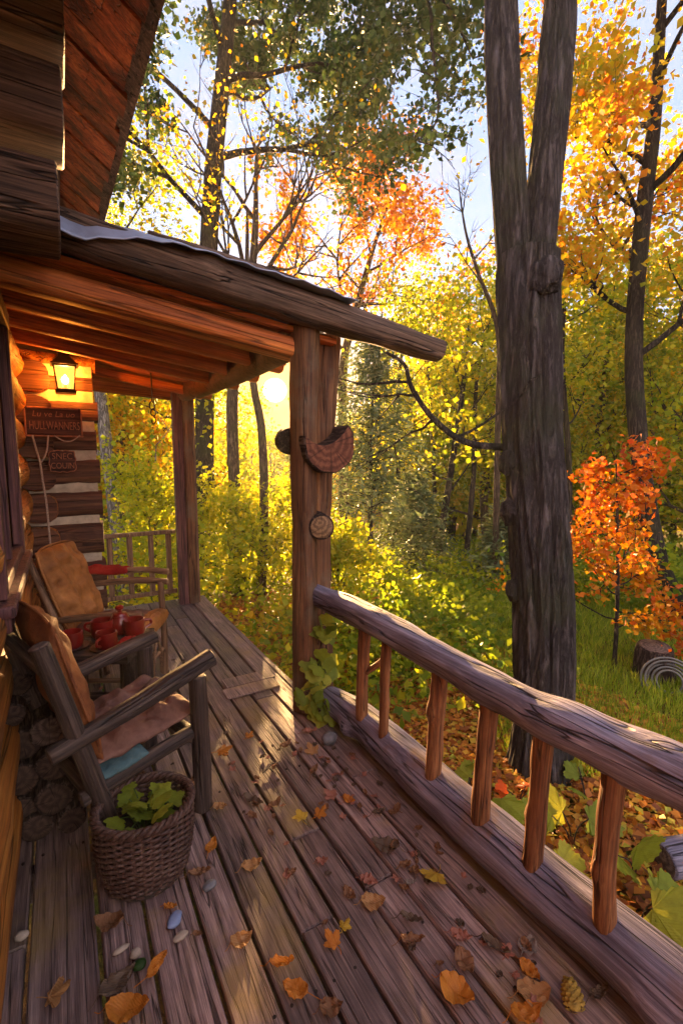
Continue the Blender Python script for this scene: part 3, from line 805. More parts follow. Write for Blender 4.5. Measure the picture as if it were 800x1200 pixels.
mb.tube(catmull([(-.175, 4.44, 1.765), (-.155, 4.425, 1.65), (-.135, 4.36, 1.555), (-.125, 4.36, 1.40), (-.112, 4.355, 1.25), (-.108, 4.355, 1.05), (-.105, 4.355, .88)], 6), .0075, 7)
mb.tube(catmull([(-.07, 4.44, 1.765), (-.085, 4.42, 1.65), (-.115, 4.39, 1.575), (-.135, 4.355, 1.553)], 6), .0065, 7)
mb.tube(catmull([(-.03, 4.44, 1.765), (.03, 4.43, 1.725), (.09, 4.43, 1.725), (.15, 4.44, 1.77)], 6), .005, 6)
tag(mb.build('hanging_rope', M['rope']), 'pale forked cord hanging down the wall from the larger sign', 'rope')
mb = MB()
mb.tube(catmull([(.74, 4.62, 2.34), (.742, 4.62, 2.2), (.738, 4.62, 2.09)], 5), .007, 7)
for cx0, zc, r in ((.738, 2.055, .035), (.745, 1.995, .032)):
    mb.tube([(cx0 + r * .62 * math.cos(a), 4.62 + .012 * math.sin(a * 2), zc + r * math.sin(a)) for a in [2 * math.pi * i / 20 for i in range(21)]], .006, 6, cap=False)
mb.tube(catmull([(.75, 4.62, 1.965), (.765, 4.62, 1.92), (.74, 4.62, 1.89), (.725, 4.62, 1.93)], 5), .006, 6)
tag(mb.build('hanging_hook', M['iron']), 'black iron ring hook hanging from a rafter in the porch opening', 'hook')

# ------------------------------------------------------------------ chairs
def cushion(name, c, ux, uy, uz_, sx, sy, sz, mat, parent, seed, puff=.25, fold=.012, tufts=()):
    """soft pad: local x,y across, z thickness"""
    nx, ny = 30, 30; vs = []; fs = []
    ux, uy, uz_ = Vector(ux).normalized(), Vector(uy).normalized(), Vector(uz_).normalized()
    Mx = Matrix((ux, uy, uz_)).transposed().to_4x4(); Mx = Matrix.Translation(Vector(c)) @ Mx
    for side in (1, -1):
        for j in range(ny + 1):
            for i in range(nx + 1):
                a, b = -1 + 2 * i / nx, -1 + 2 * j / ny
                e = max(0, 1 - abs(a) ** 5) ** .45 * max(0, 1 - abs(b) ** 5) ** .45
                k = (abs(a) ** 8 + abs(b) ** 8)
                x = a * sx * (1 - .04 * b * b); y = b * sy * (1 - .04 * a * a)
                z = side * sz * (e * (1 - puff + puff * (1 - a * a * .6 - b * b * .4)))
                w = e * fold
                z += w * (noise.noise((a * 1.3 + seed, b * 5.0, seed * 2)) + .6 * noise.noise((a * 6 + b * 3 + seed, b * 2.2 - a * 2, seed * 3)) * (side > 0))
                z += w * .8 * math.sin(9 * a + 5 * noise.noise((b * 2, a, seed))) * (side > 0) * abs(b)
                for ta, tb in tufts: z -= side * sz * .45 * math.exp(-((a - ta) ** 2 + (b - tb) ** 2) / .02) * e
                vs.append((x, y, z))
    o = (nx + 1) * (ny + 1)
    for j in range(ny):
        for i in range(nx):
            a = j * (nx + 1) + i
            fs.append((a, a + 1, a + nx + 2, a + nx + 1)); fs.append((o + a, o + a + nx + 1, o + a + nx + 2, o + a + 1))
    m = MB(); m.v = vs; m.f = fs; m.mi = [0] * len(fs); m.t = [.5] * len(fs)
    me = bpy.data.meshes.new(name); me.from_pydata(vs, [], fs); me.materials.append(mat)
    bm = bmesh.new(); bm.from_mesh(me); bmesh.ops.remove_doubles(bm, verts=bm.verts, dist=.0005); bmesh.ops.recalc_face_normals(bm, faces=bm.faces); bm.to_mesh(me); bm.free()
    me.polygons.foreach_set('use_smooth', [True] * len(me.polygons))
    ob = link_mesh(name, me, Mx, parent)
    if parent is not None and 'back' in name:
        pm = MB(); lp = []
        for i in range(73):
            th = 2 * math.pi * i / 72; ca, sa = math.cos(th), math.sin(th); k = (abs(ca) ** 7 + abs(sa) ** 7) ** (-1 / 7) * 1.005
            a, b = ca * k, sa * k
            lp.append(Mx @ Vector((a * sx * (1 - .04 * b * b), b * sy * (1 - .04 * a * a), .006 * noise.noise((a * 2, b * 2, seed)))))
        pm.tube(lp, .0065, 7, cap=False); pm.build('piping', mat, ob)
    sd = ob.modifiers.new('soft', 'SUBSURF'); sd.levels = 1; sd.render_levels = 1
    return ob

d1 = Vector((.95, .31, 0)).normalized(); w1 = Vector((-d1.y, d1.x, 0)); F1 = Vector((.395, 2.305, 0))
def p1(a, b, z): return F1 + d1 * a + w1 * b + Vector((0, 0, z))
ch1 = thing('log_armchair', 'near log armchair with thick dark arms, rust back cushion and plum seat', 'chair', p1(-.25, 0, 0))
CM = [M['chair'], M['end_dark']]
log('leg', [p1(.0, -.25, 0), p1(.0, -.25, .33), p1(-.01, -.25, .635)], (.043, .039, .037), CM, ch1, 18, 8, .10, .006, 1.1)
log('leg', [p1(0, .25, 0), p1(0, .25, .635)], (.041, .038), CM, ch1, 18, 8, .10, .006, 2.2)
for b, sd in ((-.245, 3.1), (.245, 4.7)):
    log('leg', [p1(-.36, b, 0), p1(-.46, b, .40), p1(-.60, b, .955)], (.035, .036, .033), CM, ch1, 16, 10, .10, .006, sd)
log('arm', [p1(-.60, -.255, .548), p1(-.3, -.262, .612), p1(.07, -.255, .695)], (.034, .040, .042), CM, ch1, 20, 10, .10, .008, 5.5, 2.2, .9)
log('arm', [p1(-.60, .255, .555), p1(.06, .255, .675)], (.034, .040), CM, ch1, 20, 10, .10, .008, 6.5, 2.2, .9)
log('seat_rail', [p1(-.50, -.235, .315), p1(-.02, -.235, .375)], (.030, .032), CM, ch1, 14, 8, .08, .005, 7.1)
log('seat_rail', [p1(-.50, .235, .315), p1(-.02, .235, .375)], (.030, .032), CM, ch1, 14, 8, .08, .005, 8.1)
log('seat_rail', [p1(-.03, -.25, .36), p1(-.03, .25, .36)], .032, CM, ch1, 14, 8, .08, .005, 9.1)
log('seat_rail', [p1(-.46, -.25, .33), p1(-.46, .25, .33)], .030, CM, ch1, 14, 8, .08, .005, 9.9)
log('back_rail', [p1(-.585, -.25, .86), p1(-.585, .25, .86)], .026, CM, ch1, 14, 8, .08, .005, 10.9)
log('stretcher', [p1(-.38, -.235, .16), p1(-.15, -.24, .13), p1(0, -.235, .15)], (.018, .02, .02), [M['rail_warm'], M['end']], ch1, 12, 8, .08, .01, 11)
log('stretcher', [p1(-.38, .235, .16), p1(0, .235, .15)], .02, [M['rail_warm'], M['end']], ch1, 12, 8, .08, .01, 12)
log('stretcher', [p1(-.20, -.23, .135), p1(-.16, 0, .125), p1(-.18, .23, .14)], (.022, .020, .022), [M['rail_warm'], M['end']], ch1, 12, 8, .08, .01, 13)
bu = (p1(-.60, 0, .955) - p1(-.46, 0, .40)).normalized(); bn = bu.cross(w1) * -1
if bn.x < 0: bn = -bn
cushion('back_cushion', p1(-.475, 0, .71) , w1, bu, bn, .225, .325, .050, M['cushion_rust'], ch1, 3.3, .3, .026, ((0, -.35), (.2, .3)))
sn = Vector((-.12, 0, 1)).normalized()
cushion('seat_cushion', p1(-.225, .01, .435), w1, d1 + Vector((0, 0, .10)), Vector((0, 0, 1)) - d1 * .10, .235, .25, .044, M['cushion_plum'], ch1, 7.7, .35, .044)
cushion('seat_pad', p1(-.34, -.04, .375), w1, d1 + Vector((0, 0, .10)), Vector((0, 0, 1)) - d1 * .10, .225, .11, .028, M['cloth_teal'], ch1, 9.1, .2, .008)

d2 = Vector((.88, -.47, 0)).normalized(); w2 = Vector((-d2.y, d2.x, 0)); F2 = Vector((.475, 3.40, 0))
def p2(a, b, z): return F2 + d2 * a + w2 * b + Vector((0, 0, z))
ch2 = thing('stick_armchair', 'far stick armchair with slim peeled arms and tan cushions beside the far log wall', 'chair', p2(-.25, 0, 0))
SM = [M['chair_tan'], M['end']]
for b, sd in ((-.22, 1.3), (.22, 2.3)):
    top = .575 if b < 0 else .70
    log('leg', [p2(0, b, 0), p2(.01, b, .3), p2(0, b, top)], (.024, .022, .021), SM, ch2, 14, 8, .10, .008, sd)
    log('leg', [p2(-.42, b, 0), p2(-.47, b, .42), p2(-.66, b, .96)], (.024, .024, .02), SM, ch2, 14, 8, .10, .008, sd + 4)
log('arm', [p2(-.60, .23, .665), p2(-.2, .235, .70), p2(.05, .225, .692)], (.022, .024, .022), SM, ch2, 14, 10, .12, .012, 6.2)
log('arm', [p2(-.60, -.23, .56), p2(-.2, -.235, .585), p2(.03, -.225, .585)], (.022, .024, .022), SM, ch2, 14, 10, .12, .012, 7.2)
log('upper_rail', [p2(-.60, .29, .73), p2(-.2, .30, .765), p2(.04, .285, .75)], (.02, .022, .022), SM, ch2, 14, 10, .12, .012, 8.2)
for a, b, c, e in ((-.45, -.2, 0, -.2), (-.45, .2, 0, .2)):
    log('seat_rail', [p2(a, b, .40), p2(c, e, .40)], .022, SM, ch2, 12, 6, .08, .004, 9.0 + b)
log('seat_rail', [p2(0, -.22, .405), p2(0, .22, .405)], .024, SM, ch2, 12, 6, .08, .004, 10)
log('seat_rail', [p2(-.45, -.22, .405), p2(-.45, .22, .405)], .022, SM, ch2, 12, 6, .08, .004, 11)
log('stretcher', [p2(.0, -.2, .20), p2(.0, .2, .20)], .016, SM, ch2, 10, 6, .08, .01, 12)
log('stretcher', [p2(-.42, .2, .15), p2(0, .2, .15)], .016, SM, ch2, 10, 6, .08, .01, 13)
log('stretcher', [p2(-.42, -.2, .15), p2(0, -.2, .15)], .016, SM, ch2, 10, 6, .08, .01, 14)
for b, o_ in ((-.1, .0), (.06, 1.0)):
    log('bent_brace', [p2(.0, b - .1, .03), p2(.01, b - .06, .22), p2(.01, b, .32), p2(.01, b + .07, .20), p2(0, b + .1, .04)], .011, SM, ch2, 10, 8, .05, .0, 15 + o_)
bu2 = (p2(-.66, 0, .96) - p2(-.47, 0, .42)).normalized(); bn2 = -bu2.cross(w2)
if bn2.dot(d2) < 0: bn2 = -bn2
cushion('back_cushion', p2(-.52, 0, .735), w2, bu2, bn2, .235, .30, .060, M['cushion_tan'], ch2, 4.1, .35, .034, ((0, .1), (-.1, -.45)))
cushion('seat_cushion', p2(-.26, 0, .465), w2, d2, Vector((0, 0, 1)), .225, .235, .048, M['cushion_plum'], ch2, 5.1, .3, .014)
rr_ = cushion('seat_roll', p2(-.005, 0, .462), w2, d2, Vector((0, 0, 1)), .228, .062, .060, M['cushion_tan'], ch2, 6.1, .2, .010)
o = cushion('red_blanket', p2(-.42, .31, .765), d2, w2, Vector((0, 0, 1)), .17, .055, .030, M['cloth_red'], None, 8.1, .2, .012)
tag(o, 'red folded blanket lying over the rear arm of the far stick chair', 'blanket')

# ------------------------------------------------------------------ log table with red mugs
T0 = Vector((.145, 2.955, 0))
def pt(a, b, z): return T0 + d2 * a + w2 * b + Vector((0, 0, z))
tb = thing('log_table', 'low rough log table between the two chairs holding red mugs', 'table', T0)
mb = MB()
for k in range(3):
    b0, b1 = -.205 + .138 * k, -.205 + .138 * k + .132
    v = []
    for zz in (.505, .553):
        for i in range(9):
            a = -.225 + .45 * i / 8
            v += [tuple(pt(a, b0 + .004 * noise.noise((i, k, 1)), zz)), tuple(pt(a, b1 + .004 * noise.noise((i, k, 2)), zz))]
    f = []
    for i in range(8):
        a = i * 2
        f += [(a, a + 2, a + 3, a + 1), (18 + a, 19 + a, 21 + a, 20 + a), (a, 18 + a, 20 + a, a + 2), (a + 1, a + 3, 21 + a, 19 + a)]
    f += [(0, 1, 19, 18), (16, 34, 35, 17)]
    mb.add(v, f)
Mt = frame(pt(-.225, 0, .53), pt(.225, 0, .53))
mb.build('tabletop', M['chair'], tb, Mt, smooth=False)
log('leg', [pt(-.13, -.05, .22), pt(-.13, -.04, .504)], .06, [M['stump'], M['end_dark']], tb, 16, 6, .08, 0, 2)
log('leg', [pt(.15, .0, .22), pt(.15, .0, .504)], .055, [M['stump'], M['end_dark']], tb, 16, 6, .08, 0, 3)
log('base_log', [pt(-.26, -.02, .12), pt(.27, 0, .12)], .118, [M['stump'], M['end_dark']], tb, 22, 10, .10, .01, 4)
def lathe(mb, c, prof, seg=24, mi=0):
    vs = []; fs = []; n_ = len(prof)
    for r, z in prof:
        for k in range(seg):
            a = 2 * math.pi * k / seg; vs.append((c[0] + r * math.cos(a), c[1] + r * math.sin(a), c[2] + z))
    for i in range(n_ - 1):
        for k in range(seg):
            j = (k + 1) % seg; fs.append((i*seg+k, i*seg+j, (i+1)*seg+j, (i+1)*seg+k))
    fs.append(tuple(range(seg))); fs.append(tuple((n_-1)*seg + k for k in range(seg)))
    mb.add(vs, fs, mi)
TZ = .554
def mug(loc, s, label, ang, saucer=True, group='red mugs on the log table'):
    t = thing('mug', label, 'mug', loc, 0, group)
    m = MB(); h = .088 * s; r = .056 * s
    lathe(m, loc, [(.001, .001), (r * .82, .0), (r * .95, h * .12), (r, h * .45), (r * .97, h * .98), (r * .93, h), (r * .87, h * .97), (r * .88, h * .5), (r * .8, h * .16), (.001, h * .14)])
    m.build('mug_body', M['mug_red'], t)
    m = MB(); a = ang
    ex = Vector((math.cos(a), math.sin(a), 0)); c0 = Vector(loc)
    m.tube(catmull([c0 + ex * r * .95 + Vector((0, 0, h * .78)), c0 + ex * (r + .03 * s) + Vector((0, 0, h * .72)), c0 + ex * (r + .034 * s) + Vector((0, 0, h * .45)), c0 + ex * r * .97 + Vector((0, 0, h * .24))], 5), .0075 * s, 8)
    m.build('handle', M['mug_red'], t)
    return t
def saucer(loc, label):
    m = MB(); lathe(m, loc, [(.001, .003), (.045, .0), (.082, .010), (.085, .013), (.080, .013), (.045, .006), (.001, .006)], 28)
    tag(m.build('saucer', M['saucer'], None, Matrix.Translation(loc)), label, 'saucer', 'dark saucers under the front mugs')
for a, b, s_, lb, an in [(-.115, -.095, 1.0, 'squat red mug on a dark saucer at the window side of the table', 2.4), (.075, -.105, 1.0, 'squat red mug on a dark saucer nearest the porch opening', -2.2)]:
    saucer(pt(a, b, TZ), 'dark saucer under the left front red mug' if a < 0 else 'dark saucer under the right front red mug')
    mug(pt(a, b, TZ + .007), s_, lb, an)
mug(pt(-.03, .08, TZ), 1.12, 'tall red mug standing behind the two mugs on saucers, left of the jug', 2.6)
mug(pt(.145, .10, TZ), 1.08, 'red mug at the far right back corner of the log table', .2)
jg = thing('jug', 'red lidded jug with a round knob among the mugs', 'jug', pt(.05, .135, TZ))
mb = MB(); lathe(mb, pt(.05, .135, TZ), [(.001, 0), (.05, 0), (.062, .03), (.064, .06), (.05, .095), (.042, .105), (.001, .106)]); mb.build('jug_body', M['mug_red'], jg)
mb = MB(); lathe(mb, pt(.05, .135, TZ + .107), [(.001, 0), (.044, .0), (.036, .014), (.012, .02), (.012, .028), (.024, .04), (.024, .052), (.012, .06), (.001, .062)], 18); mb.build('lid', M['mug_red'], jg)
o = cushion('red_napkin', pt(.165, -.04, TZ + .010), d2, w2, Vector((0, 0, 1)), .055, .085, .009, M['cloth_red'], None, 2.1, .1, .006)
tag(o, 'small red folded napkin at the right edge of the log table', 'napkin')

# ------------------------------------------------------------------ firewood behind the near chair
fw = [((-.105, 2.24, .46), .068, 'pale ended firewood log right beside the rear post of the near chair', 2.68, M['end_dark']),
      ((-.215, 2.34, .65), .060, 'dark round firewood log, highest of the pile against the cabin wall', 2.75, M['stump']),
      ((-.235, 2.26, .555), .050, 'thin dark firewood log just under the highest log of the pile', 2.7, M['stump']),
      ((-.20, 2.27, .41), .066, 'mid pile firewood log touching the cabin wall behind the near chair', 2.7, M['end_dark']),
      ((-.09, 2.22, .315), .070, 'firewood log below the pale ended one behind the near chair', 2.7, M['end_dark']),
      ((-.215, 2.25, .272), .068, 'low firewood log in the wall side column of the pile', 2.7, M['end_dark']),
      ((-.10, 2.20, .172), .068, 'firewood log second from the deck in the open side column', 2.66, M['end_dark']),
      ((-.23, 2.24, .135), .064, 'firewood log second from the deck beside the wall', 2.7, M['end_dark']),
      ((-.17, 2.22, .062), .060, 'bottom firewood log lying on the deck by the wall', 2.7, M['end_dark']),
      ((-.045, 2.20, .058), .056, 'bottom firewood log lying on the deck nearest the chair leg', 2.64, M['end_dark'])]
for k, (a, r, lb, y2, em) in enumerate(fw):
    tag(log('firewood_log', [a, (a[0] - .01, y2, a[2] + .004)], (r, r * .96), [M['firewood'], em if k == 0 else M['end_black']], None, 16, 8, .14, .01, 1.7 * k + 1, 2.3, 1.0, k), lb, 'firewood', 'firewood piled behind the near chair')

# ------------------------------------------------------------------ wicker basket with its plant
BX, BY = .20, 1.835
bk = thing('wicker_basket', 'round dark wicker basket with thick rim standing by the near chair leg', 'basket', (BX, BY, 0))
mb = MB(); nrow = 23; H = .262
def brad(t): return .136 + .026 * t + .012 * math.sin(t * 3.0)
nst = 34
for k in range(nrow):
    t = (k + .5) / nrow
    ph = (k % 2) * math.pi
    pts = []
    for i in range(nst * 4 + 1):
        a = 2 * math.pi * i / (nst * 4)
        r = brad(t) + .0062 * math.cos(a * nst / 1.0 * .5 * 2 / 2 + ph)
        pts.append((BX + 1.04 * r * math.cos(a), BY + .96 * r * math.sin(a), .012 + H * t + .0016 * noise.noise((a * 2, k, 3))))
    mb.tube(pts, .0064, 6, cap=False, tint=rnd.random())
for i in range(nst):
    a = 2 * math.pi * (i + .5) / nst
    mb.tube([(BX + 1.04 * (brad(t) ) * math.cos(a), BY + .96 * brad(t) * math.sin(a), .008 + H * t) for t in (0, .2, .4, .6, .8, 1)], .0055, 5)
mb.build('weave', M['wicker'], bk)
mb = MB()
for s_ in range(3):
    pts = []
    for i in range(181):
        a = 2 * math.pi * i / 180; q_ = a * 13 + s_ * 2.094
        r = brad(1) + .010 * math.cos(q_)
        pts.append((BX + 1.04 * r * math.cos(a), BY + .96 * r * math.sin(a), H + .022 + .010 * math.sin(q_)))
    mb.tube(pts, .0088, 7, cap=False)
mb.build('rim', M['wicker'], bk)
mb = MB(); lathe(mb, (BX, BY, 0), [(.001, .004), (.137, .006), (.140, .02), (.150, .17), (.13, .185), (.06, .20), (.001, .196)], 28); mb.build('soil', M['soil'], bk)

def lobed(l, lobes=5, depth=.42, npt=40, seed=0, curl=.15):
    """outline of a lobed leaf, returned as verts/faces fanned from the base, lying in xy"""
    vs = [(0, 0, 0)]; rg = random.Random(seed)
    for i in range(npt + 1):
        th = -R(150) + R(300) * i / npt
        k = abs(math.cos(lobes * .5 * th * .98))
        r = l * (.45 + .55 * math.cos(th * .5)) * (1 - depth + depth * k) * (1 + .06 * math.sin(th * 23) + rg.uniform(-.03, .03))
        x, y = l * .28 + r * .72 * math.cos(th), r * .80 * math.sin(th)
        vs.append((x, y, curl * (x * x + y * y) / l - .22 * abs(y) * (1 if k > .5 else .4)))
    fs = [(0, i, i + 1) for i in range(1, npt + 1)]
    return vs, fs
def put_leaf(mb, vs, fs, c, d, up, s=1.0, tint=.5):
    d = Vector(d).normalized(); y = Vector(up).cross(d).normalized(); z = d.cross(y)
    mb.add([Vector(c) + (d * v[0] + y * v[1] + z * v[2]) * s for v in vs], fs, 0, tint)
pl_ = thing('basket_plant', 'small light green leafy plant growing in the wicker basket', 'plant', (BX, BY, .19))
lf = MB(); st = MB()
rg = random.Random(12)
for k in range(22):
    a = rg.uniform(0, 6.28); rr2 = rg.uniform(.02, .11); h = rg.uniform(.235, .325)
    if k < 5: a = rg.uniform(-1.2, .6); rr2 = rg.uniform(.03, .10); h = rg.uniform(.29, .345)
    c = Vector((BX + rr2 * math.cos(a), BY + rr2 * math.sin(a), h))
    st.tube(catmull([(BX + .3 * rr2 * math.cos(a), BY + .3 * rr2 * math.sin(a), .19), (BX + .6 * rr2 * math.cos(a), BY + .6 * rr2 * math.sin(a), (h + .2) / 2 + .02), tuple(c)], 4), .0022, 5)
    v, f = lobed(rg.uniform(.045, .075), 5, .35, 30, k)
    put_leaf(lf, v, f, c, (math.cos(a + rg.uniform(-.8, .8)), math.sin(a + rg.uniform(-.8, .8)), rg.uniform(-.35, .3)), (rg.uniform(-.3, .3), rg.uniform(-.5, .1), 1), 1.0, rg.uniform(0, .55) if k >= 5 else rg.uniform(.4, .8))
st.build('stem', M['leaf_green'], pl_, tint=True); lf.build('foliage', M['leaf_lime'], pl_, tint=True)
# ------------------------------------------------------------------ fallen leaves on the deck
def oval(l, w, curl, fold, seed, tip=.12, stem=.3, wav=.012):
    vs = []; fs = []; n_ = 14; m_ = 7
    for i in range(n_ + 1):
        t = i / n_
        hw = w * (math.sin(math.pi * t ** .85) ** .75) * (1 - tip * t) + .0004
        for j in range(m_):
            s_ = -1 + 2 * j / (m_ - 1)
            x = (t - .5) * l; y = s_ * hw
            z = curl * (2 * t - 1) ** 2 * l + fold * abs(s_) * hw + wav * noise.noise((t * 5 + seed, s_ * 2, seed * 3)) + .25 * wav * math.sin(t * 30) * abs(s_)
            vs.append((x, y, z))
    for i in range(n_):
        for j in range(m_ - 1):
            a = i * m_ + j; fs.append((a, a + 1, a + m_ + 1, a + m_))
    mb = MB(); mb.add(vs, fs)
    zb = min(v[2] for v in mb.v)
    mb.v = [(x, y, z - zb) for x, y, z in mb.v]
    rg = random.Random(seed)
    if stem:
        y1 = rg.uniform(-.3, .3) * stem * l
        mb.tube(catmull([(-.48 * l, 0, mb.v[3][2] + .001), (-(.5 + stem * .5) * l, y1 * .4, .004), (-(.5 + stem) * l, y1, .0025)], 4), .0012, 5)
    mb.tube([(( i / 8 - .5) * l * .96, 0, curl * (2 * i / 8 - 1) ** 2 * l - zb + .0012) for i in range(9)], .0009, 5)
    return mb
def maple(l, curl, seed):
    v, f = lobed(l, 5, .5, 60, seed, curl)
    rg = random.Random(seed)
    v = [(x - l * .35, y, z + .008 * noise.noise((x * 40, y * 40, seed))) for x, y, z in v]
    zb = min(q[2] for q in v); v = [(x, y, z - zb + .001) for x, y, z in v]
    mb = MB(); mb.add(v, f)
    mb.tube(catmull([v[0], (v[0][0] - l * .3, rg.uniform(-.2, .2) * l, .004), (v[0][0] - l * .55, rg.uniform(-.3, .3) * l, .002)], 4), .0013, 5)
    for th in (-1.25, -.62, 0, .62, 1.25):
        mb.tube([(v[0][0] + l * q_ * math.cos(th), l * q_ * math.sin(th), v[0][2] + .0015 + curl * (q_ * l) ** 2 / l) for q_ in (0, .25, .5)], .0009, 4)
    return mb
# x, y, turn, kind (o oval, m maple, n narrow curled), length, colour, label
leaves = [
 (.674, 2.422, .4, 'm', .105, 'dl_orange', 'bright orange maple leaf on the sunlit boards right of the near chair'),
 (.842, 2.489, 1.0, 'm', .060, 'dl_orange', 'small orange leaf scrap on the boards behind the bright orange maple leaf'),
 (.678, 1.966, -.5, 'n', .115, 'dl_dark', 'long curled dark brown leaf at the left end of the leaf drift across the boards'),
 (.759, 1.907, .9, 'o', .075, 'dl_brown', 'ragged brown leaf next to the long curled one in the leaf drift'),
 (.827, 1.776, 2.0, 'm', .075, 'dl_yellow', 'left one of two orange yellow maple leaves in the middle leaf drift'),
 (.912, 1.750, .8, 'm', .070, 'dl_orange', 'right one of two orange yellow maple leaves in the middle leaf drift'),
 (1.013, 1.829, 2.6, 'm', .085, 'dl_pink', 'dry reddish lobed leaf at the rear right of the middle leaf drift'),
 (1.068, 1.757, -.6, 'o', .065, 'dl_orange', 'orange oval leaf closing the right end of the middle leaf drift'),
 (.537, 2.017, .1, 'o', .062, 'dl_tan', 'tan oval leaf touching the foot of the near chair leg'),
 (.444, 1.817, 1.5, 'o', .080, 'dl_orange', 'glowing orange oval leaf between the basket and the near chair leg'),
 (.554, 1.643, .5, 'o', .085, 'dl_tan', 'curled yellowish tan leaf right of the gray pebble'),
 (.800, 1.522, .2, 'o', .048, 'dl_pink', 'small reddish leaf below the two orange yellow maple leaves'),
 (.655, 1.535, 1.7, 'o', .052, 'dl_pink', 'small reddish leaf right of the curled yellowish tan leaf'),
 (.369, 1.711, .3, 'n', .085, 'dl_brown', 'curled brown leaf half under the right side of the basket'),
 (.425, 1.382, .55, 'o', .075, 'dl_tan', 'flat tan oval leaf with dark rim on the boards in front of the basket'),
 (.510, 1.246, .15, 'n', .080, 'dl_orange', 'folded orange leaf just above the leaf with the long stem'),
 (.517, 1.160, 2.75, 'o', .085, 'dl_orange', 'rust orange leaf with a long pale stem near the front of the deck'),
 (.683, 1.225, 2.4, 'm', .070, 'dl_orange', 'forked orange leaf beside the yellow green leaf'),
 (.745, 1.252, .9, 'm', .052, 'dl_yellow', 'small yellow green leaf touching the forked orange leaf'),
 (.052, 1.667, 3.1, 'o', .105, 'dl_brown', 'flat broad brown leaf with a stem in front of the basket on its left'),
 (.159, 1.436, 1.2, 'n', .090, 'dl_orange', 'glossy orange leaf standing on its edge near the front left'),
 (.058, 1.448, .9, 'o', .115, 'dl_dark', 'large dark veined leaf beside the glossy orange leaf'),
 (.076, 1.354, .15, 'o', .120, 'dl_orange', 'wide rusty orange leaf at the front edge below the large dark leaf'),
 (-.102, 1.501, .35, 'm', .085, 'dl_tan', 'curled lobed tan leaf alone on the far left board'),
 (.246, 1.626, .0, 'o', .048, 'dl_orange', 'small orange leaf scrap right behind the blue pebble'),
 (1.059, 1.457, 2.8, 'o', .120, 'dl_dark', 'ragged net veined dark leaf on the boards beyond the yellow maple leaf'),
 (.875, 1.273, .1, 'o', .090, 'dl_tan', 'tan oval leaf with upturned rim left of the yellow maple leaf'),
 (.819, 1.340, -.9, 'o', .065, 'dl_brown', 'brown leaf left of the tan leaf with upturned rim'),
 (.912, 1.356, -.4, 'o', .070, 'dl_pink', 'flat pinkish brown leaf above the tan leaf with upturned rim'),
 (1.130, 1.241, -2.2, 'm', .115, 'dl_yellow', 'large yellow maple leaf lying near the bottom rail log'),
 (1.041, 1.272, .2, 'n', .045, 'dl_gray', 'tiny pale curl of leaf left of the large yellow maple leaf'),
 (.952, 1.151, -.3, 'n', .080, 'dl_dark', 'dark curled leaf over a board gap below the yellow maple leaf'),
 (.911, 1.095, .1, 'n', .085, 'dl_brown', 'brown folded leaf just in front of the dark curled one'),
 (1.062, 1.026, -.3, 'o', .072, 'dl_pink', 'reddish brown oval leaf above the ribbed brown leaf'),
 (1.011, .956, -1.3, 'o', .085, 'dl_brown', 'ribbed brown leaf touching the reddish brown oval leaf'),
 (.927, .905, -.7, 'o', .110, 'dl_orange', 'large rust orange oval leaf over the widest gap at the front'),
 (1.132, .943, -.6, 'n', .095, 'dl_dark', 'narrow curled dark leaf near the foot of the bottom rail log'),
 (1.167, .838, -1.0, 'o', .070, 'dl_orange', 'brownish orange oval leaf uppermost of the three in front of the rail'),
 (1.122, .788, .1, 'o', .105, 'dl_tan', 'big ribbed leather brown leaf in the middle of the three in front of the rail'),
 (1.061, .766, .2, 'o', .100, 'dl_orange', 'ribbed orange leaf lowest of the three in front of the rail'),
 (1.285, .690, .4, 'n', .080, 'dl_dark', 'dark dry leaf tucked under the bottom rail log near the cone'),
 (1.225, .890, .7, 'o', .075, 'dl_gray', 'gray dry leaf in the shade of the bottom rail log'),
 (.985, 2.30, .9, 'o', .085, 'dl_brown', 'brown leaf on the boards in front of the main post'),
 (1.09, 2.18, 2.2, 'm', .090, 'dl_tan', 'tan lobed leaf beside the round gray stone'),
 (1.02, 2.02, 1.2, 'n', .085, 'dl_brown', 'brown curled leaf between the stone and the leaf drift'),
 (1.16, 2.35, .2, 'o', .090, 'dl_pink', 'reddish leaf lying at the foot of the vine'),
 (1.14, 1.62, .4, 'n', .07, 'dl_dark', 'dark twiggy leaf beside the third baluster'),
 (.585, 1.06, .2, 'o', .07, 'dl_brown', 'plain brown leaf lying closest to the front edge of the picture'),
 (-.32, 1.62, .7, 'o', .08, 'dl_orange', 'orange leaf on the leftmost board by the cabin wall'),
]
for k, (x, y, a, kd, l, c, lb) in enumerate(leaves):
    if kd == 'm': m_ = maple(l * .72, .5 if k % 2 else .25, k)
    elif kd == 'n': m_ = oval(l, l * .20, .22, .9, k, .1, .35, .014)
    else: m_ = oval(l, l * (.30 + .06 * (k % 3)), .12 + .05 * (k % 4), .28, k, .15, 1.1 if 'long pale stem' in lb else .28)
    m_.t = [.5 + .45 * noise.noise((k * 3.1, 1, 1))] * len(m_.f)
    a2 = Matrix.Translation((x, y, .005)) @ Matrix.Rotation(a - .53, 4, 'Z') @ (Matrix.Rotation(R(48), 4, 'X') if 'standing on its edge' in lb else Matrix.Rotation(R(6 * noise.noise((k, 2, 2))), 4, 'X'))
    if 'standing on its edge' in lb: a2 = Matrix.Translation((0, 0, .016)) @ a2
    o = m_.build('fallen_leaf', M[c], None, None, tint=True); o.matrix_basis = a2
    tag(o, lb, 'leaf', 'fallen leaves on the deck')
